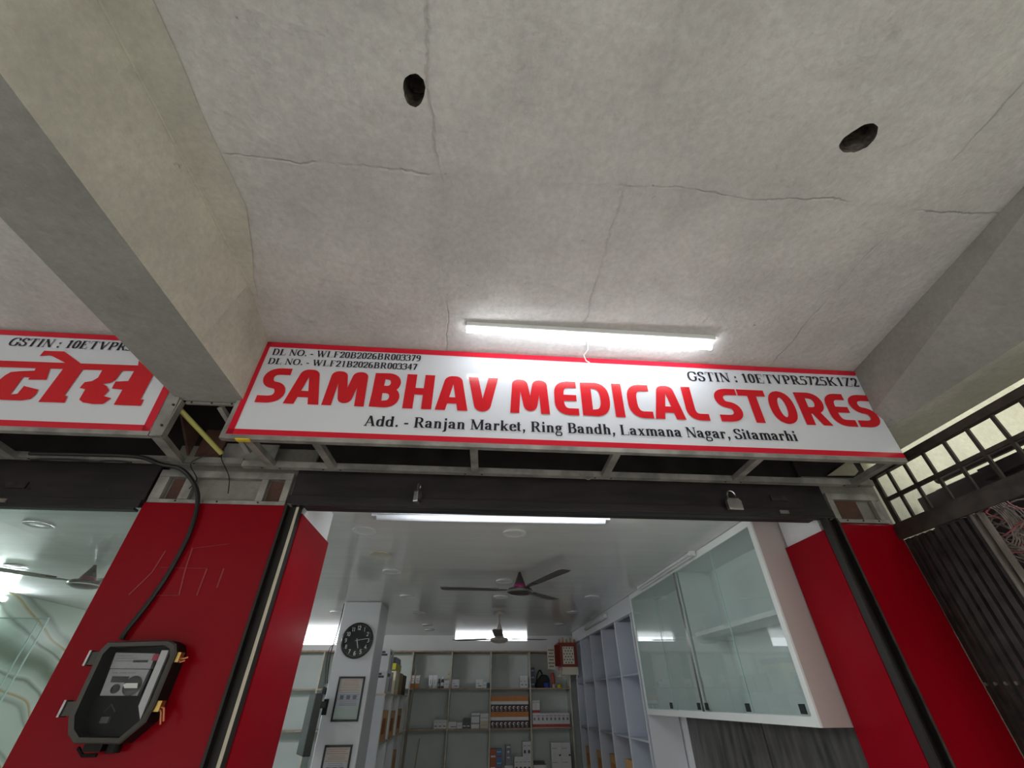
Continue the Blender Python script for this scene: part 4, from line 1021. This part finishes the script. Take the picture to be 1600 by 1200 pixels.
for i, (x, h) in enumerate(((-.533, .135), (-.473, .165))):
    t = thing('bottle', ('short dark bottle', 'taller dark bottle with pale label')[i] + ' on the top shelf', 'bottle', (x, Q + .05, Z1))
    s = MB(); s.lathe((x, Q + .05, Z1), [(.026, 0), (.026, h * .65), (.014, h * .76), (.014, h * .8)], 16); s.build('body', 'box_dark', t, smooth=True)
    s = MB(); s.lathe((x, Q + .05, Z1), [(.016, h * .805), (.016, h), (.012, h + .003)], 14); s.build('cap', 'box_dark' if i == 0 else 'paper_white', t, smooth=True)
    s = MB(); s.lathe((x, Q + .05, Z1), [(.0265, h * .2), (.0265, h * .5)], 16); s.build('label_band', 'box_grey' if i == 0 else 'paper_white', t)
bx('medicine_box', 'small white box beside the dark bottles', -.441, -.352, Z1, .112, 'box_white', [('f', .2, .8, .5, .55, 'ink_grey')])
bx('medicine_box', 'beige small box standing behind the small white box', -.405, -.355, Z1, .25, 'box_cream', [('f', .2, .8, .8, .84, 'ink_brown')], y=9.235)
sw = [('f', .35, .8, .2, .3, 'box_blue'), ('f', .2, .5, .5, .56, 'ink_grey')]
bx('medicine_box', 'square white box at the left of the second top bay', -.314, -.178, Z1, .125, 'box_white', sw)
bx('medicine_box', 'taller white box near the right end of the second top bay', .111, .235, Z1, .125, 'box_white', sw)
bx('medicine_box', 'low white box beside the teal jar', .240, .300, Z1, .09, 'box_white', [('f', .2, .8, .4, .5, 'box_grey')])
s = MB(); s.lathe((.332, Q + .04, Z1), [(.026, 0), (.029, .04), (.027, .07), (.02, .075)], 16); tag(s.build('jar', 'box_teal', smooth=True), 'small round teal jar beside the low white box', 'jar')
bx('medicine_box', 'two white tall boxes worth of pack with blue logos in the third top bay', .893, .958, Z1, .178, 'box_white', sw)
bx('medicine_box', 'white tall box with blue logo touching the upright in the third top bay', .960, 1.026, Z1, .178, 'box_white', sw)
bpy.data.objects['medicine_box.007']['label'] = 'white tall box with blue logo, left of the pair in the third top bay'
for k in range(3):
    bx('medicine_box', 'dark blue box in the stack beside the black bag, %s' % ('lowest', 'middle', 'topmost')[k], 1.088, 1.158, Z1 + .1005 * k, .1, 'box_navy', [('f', .2, .8, .4, .6, 'box_grey')], 'dark blue boxes')
bag = thing('bag', 'slumped black bag on the shelf below the shrine', 'bag', (1.30, 9.22, Z1))
s = MB(); s.prism([(1.175, 9.18, Z1), (1.44, 9.18, Z1), (1.445, 9.18, Z1 + .13), (1.40, 9.18, Z1 + .19), (1.30, 9.18, Z1 + .20), (1.25, 9.18, Z1 + .15), (1.20, 9.18, Z1 + .10)], (0, .13, 0)); s.build('body', 'bag_black', bag, bevel=.02)
s = MB(); s.tube(smooth_path([(1.20, 9.2, Z1 + .08), (1.22, 9.2, Z1 + .20), (1.27, 9.2, Z1 + .26), (1.31, 9.2, Z1 + .20)]), .012, 6); s.build('strap', 'bag_black', bag)
s = MB(); s.lathe((1.375, 9.12, Z1), [(.035, 0), (.05, .03), (.056, .07), (.052, .07), (.046, .03), (.03, .006)], 20); tag(s.build('bowl', 'bowl_blue', smooth=True), 'blue plastic bowl in front of the black bag', 'bowl')
s = MB(); s.lathe((1.497, 9.12, Z1), [(.026, 0), (.026, .04), (.022, .05), (.01, .052)], 16); tag(s.build('jar', 'box_cream', smooth=True), 'tiny cream jar right of the blue bowl', 'jar')
s = MB(); s.lathe((1.60, 9.12, Z1), [(.042, 0), (.044, .04), (.03, .053), (.01, .055)], 16); tag(s.build('jar', 'box_yellow', smooth=True), 'squat yellow tin right of the tiny cream jar', 'jar')
s = MB(); s.tube(smooth_path([(1.49, 9.15, Z1), (1.50, 9.15, Z1 + .12), (1.48, 9.14, Z1 + .22)]), [.03] * 9 + [.03] * 8, 8); tag(s.build('incense_pack', 'box_red', smooth=True), 'dark red upright packet between the bag and the shrine', 'packet')
# second row
for k in range(3):
    bx('medicine_box', 'small white box at the right end of the left middle bay, %s of three' % ('left', 'middle', 'right')[k], -.561 + .071 * k, -.493 + .071 * k, Z2, .118, 'box_white', [('f', .2, .8, .2, .35, 'box_grey'), ('f', .2, .8, .7, .74, 'ink_grey')], 'three small white boxes')
bx('medicine_box', 'white box with dark swoosh at the left of the second middle bay', -.319, -.187, Z2, .088, 'box_white', [('f', .3, .95, .2, .3, 'box_maroon')])
bx('medicine_box', 'small white box between the swoosh box and the dark pair', -.176, -.088, Z2, .075, 'box_white', [('f', .2, .8, .5, .56, 'ink_grey')])
for k in range(2): bx('medicine_box', 'dark small box in the second middle bay, %s of the pair' % ('left', 'right')[k], -.084 + .066 * k, -.021 + .066 * k, Z2, .078, 'box_dark', [('f', .15, .85, .3, .5, 'box_white')], 'dark small boxes')
bx('medicine_box', 'flat dark box lying on the dark pair', -.080, .045, Z2 + .0785, .05, 'box_dark')
for k in range(2): bx('medicine_box', 'white box with grey stripe beside the dark pair, %s' % ('bottom', 'top')[k], .058, .196, Z2 + .1005 * k, .1, 'box_white', [('f', 0, 1, .55, .72, 'box_grey')], 'white boxes with grey stripe')
for k in range(2): bx('medicine_box', 'pale plain box against the third upright, %s' % ('bottom', 'top')[k], .208, .350, Z2 + .0965 * k, .096, 'box_cream' if k == 0 else 'box_white', [('f', .1, .9, .4, .46, 'box_grey')], 'pale plain boxes')
ORD = ('first', 'second', 'third', 'fourth', 'fifth', 'sixth', 'seventh', 'eighth', 'ninth')
for rr in range(2):
    for k in range(9):
        x0 = .388 + .0718 * k; z = Z2 + .2155 * rr
        s = MB(); s.box(x0, x0 + .0705, Q, Q + .14, z, z + .10, 0); s.box(x0, x0 + .0705, Q, Q + .14, z + .10, z + .145, 1); s.box(x0, x0 + .0705, Q, Q + .14, z + .145, z + .215, 2)
        s.lathe((x0 + .035, Q - .0008, z + .055), [(.024, 0), (.024, .001)], 14, 1, 'Y'); s.lathe((x0 + .044, Q - .0022, z + .052), [(.013, 0), (.013, .0005)], 12, 0, 'Y'); s.box(x0 + .02, x0 + .05, Q - .001, Q, z + .012, z + .018, 1)
        tag(s.build('medicine_box', ['box_maroon', 'box_white', 'box_orange']), 'maroon and orange medicine box, %s from left in the %s row' % (ORD[k], ('lower', 'upper')[rr]), 'box', 'maroon and orange medicine boxes')
for k in range(9):
    x0 = 1.098 + .0712 * k
    bx('medicine_box', 'white box with red foot, %s from left in the row of nine' % ORD[k], x0, x0 + .0698, Z2, .193, 'box_white', [('f', 0, 1, .03, .24, 'box_red'), ('f', .15, .85, .8, .84, 'ink_red'), ('f', .3, .7, .5, .7, 'ink_grey')], 'white boxes with red foot')
for k in range(2):
    x0 = 1.098 + .066 * k
    bx('medicine_box', 'white box with red foot standing on the row of nine, %s' % ('left', 'right')[k], x0, x0 + .0645, Z2 + .1935, .175, 'box_white', [('f', 0, 1, .03, .24, 'box_red'), ('f', .15, .85, .8, .84, 'ink_red')], 'white boxes with red foot')
# third row
for k in range(2):
    bx('medicine_box', 'rust coloured box at the left of the lowest visible shelf, %s' % ('bottom', 'top')[k], .390, .486, Z3 + .1385 * k, .138, 'box_rust', [('f', .1, .9, .25, .4, 'box_white')], 'rust boxes')
    bx('medicine_box', 'bright blue box beside the rust boxes, %s' % ('bottom', 'top')[k], .490, .580, Z3 + .1385 * k, .138, 'box_blue', [('f', .1, .9, .25, .4, 'box_red'), ('f', .1, .9, .7, .76, 'box_white')], 'blue boxes')
bx('medicine_box', 'tall grey printed box standing alone on a low white box', .642, .726, Z3 + .072, .255, 'box_grey', [('f', .2, .9, .85, .92, 'box_white'), ('f', .3, .7, .6, .7, 'box_white'), ('f', .2, .8, .35, .4, 'box_white')])
bx('medicine_box', 'low white box under the tall grey box', .622, .760, Z3, .071, 'box_white')
for k in range(4):
    bx('medicine_box', 'white box with dark emblem in the lower row, %s of four' % ORD[k], .784 + .0690 * k, .852 + .0690 * k, Z3, .178, 'box_white', [('f', .25, .75, .1, .3, 'box_dark'), ('f', .2, .8, .6, .64, 'ink_grey')], 'white boxes with dark emblem')
for k in range(2):
    bx('medicine_box', 'white box with dark emblem on top of the row of four, %s' % ('left', 'right')[k], .923 + .0690 * k, .991 + .0690 * k, Z3 + .1785, .185, 'box_white', [('f', .25, .75, .2, .42, 'box_dark'), ('f', .2, .8, .7, .74, 'ink_grey')], 'white boxes with dark emblem')
bx('medicine_box', 'low pale box lying in the last bay of the lowest visible shelf', 1.095, 1.30, Z3, .085, 'box_white', [('f', 0, 1, .85, 1, 'box_dark')])
bx('medicine_box', 'dark flat box lying on the low pale box', 1.11, 1.28, Z3 + .0855, .03, 'box_dark')
for rr in range(2):
    for k in range(2):
        x0 = 1.395 + .163 * k
        bx('medicine_box', 'large white box at the right of the lowest visible shelf, %s %s' % (('lower', 'upper')[rr], ('left', 'right')[k]), x0, x0 + .160, Z3 + .1735 * rr, .173, 'box_white', [('f', .78, .97, .02, .14, 'box_navy'), ('f', .1, .6, .55, .59, 'box_grey')], 'large white boxes')
# bamboo sticks
s = MB(); s.cyl((-1.00, 8.98, ZF + .02), (-.945, 9.04, .46), .010, n=8); tag(s.build('bamboo_stick', 'bamboo'), 'tall bamboo stick leaning on the left bay of the back rack', 'stick')
s = MB(); s.cyl((-.86, 8.86, ZF + .02), (-.768, 9.045, -.49), .008, n=8); tag(s.build('bamboo_stick', 'bamboo'), 'short dark stick leaning low on the left bay of the back rack', 'stick')

# ------------------------------------------------------------------ shrine in the corner
sh = thing('wall_shrine', 'small red and cream wooden shrine with an open door in the corner', 'shrine', (1.70, 8.62, .45))
yS = 8.55
s = MB(); s.box(1.53, 1.84, yS + .012, yS + .22, .45, .78); s.build('body', 'temple_red', sh)
s = MB(); s.box(1.51, 1.852, yS - .01, yS + .23, .781, .805); s.build('cornice', 'temple_red', sh)
for k in range(5):
    s = MB(); x = 1.545 + .066 * k; h = .09 if k in (1, 3) else .06
    s.lathe((x, yS + .03, .806), [(.018, 0), (.022, .015), (.012, .03), (.016, h * .6), (.004, h)], 12); s.build('finial', 'temple_gold', sh, smooth=True)
def lattice(mb, x0, x1, z0, z1, T=None):
    mb.T = T; mb.box(x0, x1, -.004, .0, z0, z1, 0)
    n = 4; m = 6
    for j in range(m):
        for i in range(n if j % 2 else n - 1):
            cx = x0 + (x1 - x0) * (i + (.5 if j % 2 else 1)) / n; cz = z0 + (z1 - z0) * (j + .5) / m
            mb.lathe((cx, -.0045, cz), [(.011, 0), (.011, .001)], 6, 1, 'Y')
T = Matrix.Translation((0, yS, 0))
s = MB(); s.T = T; s.box(1.545, 1.83, 0, .011, .46, .775); s.build('front_frame', 'temple_red', sh)
s = MB(); lattice(s, 1.59, 1.785, .49, .745, T); s.build('lattice_panel', ['temple_cream', 'book_dark'], sh)
T2 = Matrix.Translation((1.53, yS, 0)) @ Matrix.Rotation(math.radians(205), 4, 'Z') @ Matrix.Translation((0, 0, 0))
d = MB(); d.T = T2; d.box(0, .10, 0, .011, .455, .765); dd = d.build('door', 'temple_red', sh)
s = MB(); lattice(s, .012, .088, .475, .745, Matrix.Translation((1.53 - .10, yS - .05, 0)) @ Matrix.Rotation(math.radians(25), 4, 'Z')); s.build('door_lattice', ['temple_cream', 'book_dark'], dd)
T3 = Matrix.Translation((1.31, yS - .07, 0)) @ Matrix.Rotation(math.radians(8), 4, 'Z')
s = MB(); s.T = T3; s.box(0, .125, .001, .010, .415, .725); dl = s.build('door_leaf', 'temple_cream', sh)
s = MB(); lattice(s, .01, .115, .43, .71, T3); s.build('door_lattice', ['temple_cream', 'book_dark'], dl)
s = MB(); s.box(1.56, 1.84, yS + .0, yS + .22, .34, .448); s.box(1.50, 1.56, yS - .02, yS + .2, .31, .325); s.build('drawer_base', 'temple_cream', sh)
for x in (1.53, 1.63, 1.82):
    s = MB(); s.lathe((x, yS + .03, .345), [(.012, 0), (.016, -.02), (.006, -.045), (.014, -.06), (.003, -.075)], 12); s.build('drop_finial', 'temple_cream', sh, smooth=True)
s = MB(); s.lathe((1.50, yS - .03, .42), [(.004, -.03), (.02, -.01), (.024, .01), (.008, .03)], 10); s.build('flower', 'pink_flower', sh, smooth=True)
s = MB(); s.box(1.70, 1.715, yS + .1, yS + .115, .1725, .339); s.build('support_post', 'temple_cream', sh)

# ------------------------------------------------------------------ column fittings
yc = 6.0
ck = thing('wall_clock', 'round black wall clock with white numerals on the white column', 'clock', (-1.356, yc, .395))
cx, cz, r = -1.356, .578, .185
s = MB(); s.lathe((cx, yc - .001, cz), [(r, 0), (r, .035), (r - .012, .042), (r - .016, .02)], 48, 0, 'Y'); s.build('rim', 'fan_dark', ck, smooth=True)
s = MB(); s.lathe((cx, yc - .001, cz), [(r - .0165, .0), (r - .0165, .028)], 48, 0, 'Y'); s.build('dial', 'clock_face', ck)
s = MB(); yd = yc - .0300
def num(txt, px, pz, h):
    w = sum(serif_w(c) for c in txt) * h; x = px - w / 2
    for c in txt:
        for f in NUM[c]:
            s.poly([(x + p[0] * h, yd, pz - h / 2 + p[1] * h) for p in f])
        x += serif_w(c) * h
NUM = {c: [[(p.x, p.y) for p in q] for q in serif_f] for c, serif_f in ((c, [f for f in stroke(P, .07, .07, cl)]) for c, P, cl in (
    ('0', [(.1, .05, .25), (.1, .95, .25), (.5, .95, .25), (.5, .05, .25)], True), ('1', [(.15, .8), (.3, .95), (.3, 0)], False), ('2', [(.08, .75), (.1, .95, .2), (.5, .95, .25), (.5, .6, .2), (.08, .06), (.55, .06)], False),
    ('4', [(.42, 0), (.42, .95), (.06, .3), (.58, .3)], False), ('5', [(.52, .94), (.14, .94), (.1, .55), (.52, .58, .25), (.52, .06, .25), (.06, .06)], False), ('7', [(.06, .94), (.54, .94), (.22, 0)], False)))}
def merge(c, *ps): NUM[c] = [[(p.x, p.y) for p in q] for P, cl in ps for q in stroke(P, .07, .07, cl)]
merge('3', ([(.08, .85), (.12, .95, .1), (.5, .95, .2), (.5, .52, .2), (.2, .52)], False), ([(.2, .52), (.54, .52, .2), (.54, .06, .25), (.06, .08)], False))
merge('6', ([(.1, .05, .25), (.1, .55, .25), (.52, .55, .25), (.52, .05, .25)], True), ([(.5, .95), (.1, .85, .4), (.1, .3)], False))
merge('8', ([(.1, .05, .22), (.1, .5, .22), (.52, .5, .22), (.52, .05, .22)], True), ([(.13, .5, .2), (.13, .95, .2), (.49, .95, .2), (.49, .5, .2)], True))
merge('9', ([(.1, .95, .25), (.1, .45, .25), (.52, .45, .25), (.52, .95, .25)], True), ([(.12, .05), (.52, .15, .4), (.52, .7)], False))
serif_w = lambda c: .5 if c == '1' else .66
for k in range(1, 13):
    a = math.radians(90 - 30 * k); num(str(k), cx + .130 * math.cos(a), cz + .130 * math.sin(a), .042)
for k in range(60):
    a = math.radians(6 * k); L0 = .158 if k % 5 == 0 else .161
    s.bar((cx + L0 * math.cos(a), yd, cz + L0 * math.sin(a)), (cx + .166 * math.cos(a), yd, cz + .166 * math.sin(a)), .002, .003, up=(0, 1, 0))
s.build('numerals', 'clock_mark', ck)
for nm, ang, ln, w in (('hour_hand', 90 - 30 * 5.4, .085, .009), ('minute_hand', 90 - 6 * 13.5, .125, .006)):
    a = math.radians(ang); s = MB(); s.bar((cx - .02 * math.cos(a), yd - .003, cz - .02 * math.sin(a)), (cx + ln * math.cos(a), yd - .003, cz + ln * math.sin(a)), w, .002, up=(0, 1, 0)); s.build(nm, 'meter_pale', ck)
s = MB(); s.prism([(cx + (r - .018) * math.cos(2 * PI * i / 40), yc - .037, cz + (r - .018) * math.sin(2 * PI * i / 40)) for i in range(40)], (0, .001, 0)); s.build('cover_glass', 'clear_cover', ck)
def certificate(lab, x0, x1, z0, z1, skew=0):
    t = thing('framed_certificate', lab, 'frame', ((x0 + x1) / 2, yc, z0), 'certificates on the column')
    b = .018; y = yc - .001
    s = MB(); s.box(x0, x1, y - .018, y, z1 - b, z1); s.box(x0, x1, y - .018, y, z0, z0 + b); s.box(x0, x0 + b, y - .018, y, z0 + b, z1 - b); s.box(x1 - b, x1, y - .018, y, z0 + b, z1 - b); s.build('frame', 'frame_black', t)
    s = MB(); zz = lambda v: z0 + b + (z1 - z0 - 2 * b) * v
    s.box(x0 + b, x1 - b, y - .008, y - .001, zz(.66), zz(1), 0); s.box(x0 + b, x1 - b, y - .008, y - .001, zz(.28), zz(.66), 1); s.box(x0 + b, x1 - b, y - .008, y - .001, zz(0), zz(.28), 2)
    rr = random.Random(int(z0 * 1000)); v = .95
    while v > .3:
        k = 3 if v > .84 else 4 if v > .66 else 5; m = rr.uniform(.06, .25)
        s.box(x0 + b + m * .2, x1 - b - m * .2, y - .0088, y - .0082, zz(v), zz(v + .010), k); v -= rr.uniform(.03, .05)
    for q in range(3): s.box(x0 + .05 + .07 * q, x0 + .09 + .07 * q, y - .0088, y - .0082, zz(.48), zz(.58), 5)
    s.build('paper', ['cert_pink', 'cert_mauve', 'cert_green', 'ink_red', 'ink_brown', 'ink_grey'], t)
    s = MB(); s.box(x0 + b, x1 - b, y - .0115, y - .0105, z0 + b, z1 - b); s.build('glass', 'clear_cover', t)
certificate('black framed certificate on the column just below the clock', -1.482, -1.190, -.178, .225)
certificate('black framed certificate low on the column, cut by the photo bottom', -1.488, -1.203, -.78, -.370)
tv = thing('monitor', 'black wall monitor turned away beside the certificates', 'monitor', (-1.64, 5.75, -.43))
P0 = Vector((-1.745, 5.92, 0)); P1 = Vector((-1.590, 5.62, 0)); dn = Vector((.86, .45, 0)).normalized() * .07
s = MB()
def q4(a, b, z0, z1, off0, off1): return [(p.x + o.x, p.y + o.y, z) for p, o, z in ((a, off0, z0), (b, off0, z0), (b, off1, z0), (a, off1, z0))]
O = Vector((0, 0, 0))
s.hexa(q4(P0, P1, -.435, 0, O, dn), q4(P0, P1, .068, 0, O, dn)); s.build('body', 'tv_black', tv, bevel=.004)
e = (P1 - P0) * .04; nn = -dn.normalized() * .002
s = MB()
for za, zb in ((-.425, -.19), (-.183, .060)): s.hexa([(P0 + e + nn * 1.5).to_tuple()[:2] + (za,), (P1 - e + nn * 1.5).to_tuple()[:2] + (za,), (P1 - e + nn * .2).to_tuple()[:2] + (za,), (P0 + e + nn * .2).to_tuple()[:2] + (za,)], [(P0 + e + nn * 1.5).to_tuple()[:2] + (zb,), (P1 - e + nn * 1.5).to_tuple()[:2] + (zb,), (P1 - e + nn * .2).to_tuple()[:2] + (zb,), (P0 + e + nn * .2).to_tuple()[:2] + (zb,)])
s.build('screen', 'tv_screen', tv)
s = MB(); s.box(-1.585, -1.56, 5.74, 5.985, -.06, .0); s.box(-1.596, -1.545, 5.9855, 5.998, -.12, .02); s.build('wall_mount', 'tv_black', tv)
s = MB(); s.lathe((-1.635, 6.04, .09), [(.004, .045), (.03, .03), (.034, 0), (.034, -.03)], 16); s.box(-1.66, -1.598, 6.03, 6.06, .09, .12); tag(s.build('dome_camera', 'tv_black', smooth=True), 'small dark dome camera on the column above the monitor', 'camera')
s = MB(); s.tube(smooth_path([(-1.61, 6.03, .98), (-1.615, 6.02, .7), (-1.64, 6.01, .45), (-1.62, 6.0, .25), (-1.61, 6.02, .16)]), .006, 6); s.tube(smooth_path([(-1.62, 6.1, .56), (-1.66, 6.0, .50), (-1.66, 5.99, .36), (-1.64, 5.985, .25), (-1.615, 5.985, .15)]), .004, 6)
tag(s.build('cable', 'black_rubber'), 'thin dark cables running down the column edge above the monitor', 'cable')
# glass partition seen through the left shop front
gp = thing('glass_partition', 'frameless glass partition standing inside behind the fixed shop glass', 'partition', (-4.25, 4.4, ZF + .02))
s = MB(); s.box(-4.90, -3.62, 4.396, 4.404, ZF + .02, .575); s.build('pane', 'shopfront_glass', gp)
s = MB(); s.box(-3.6195, -3.612, 4.394, 4.406, ZF + .02, .575); s.box(-3.68, -3.672, 4.388, 4.3955, ZF + .02, .55); s.box(-4.90, -3.612, 4.394, 4.406, .5755, .584); s.build('polished_edge', 'edge_green', gp)

# ------------------------------------------------------------------ lift everything to the floor level
for o in list(COL.objects):
    if o.parent is None and o is not cam: o.location.z += CH
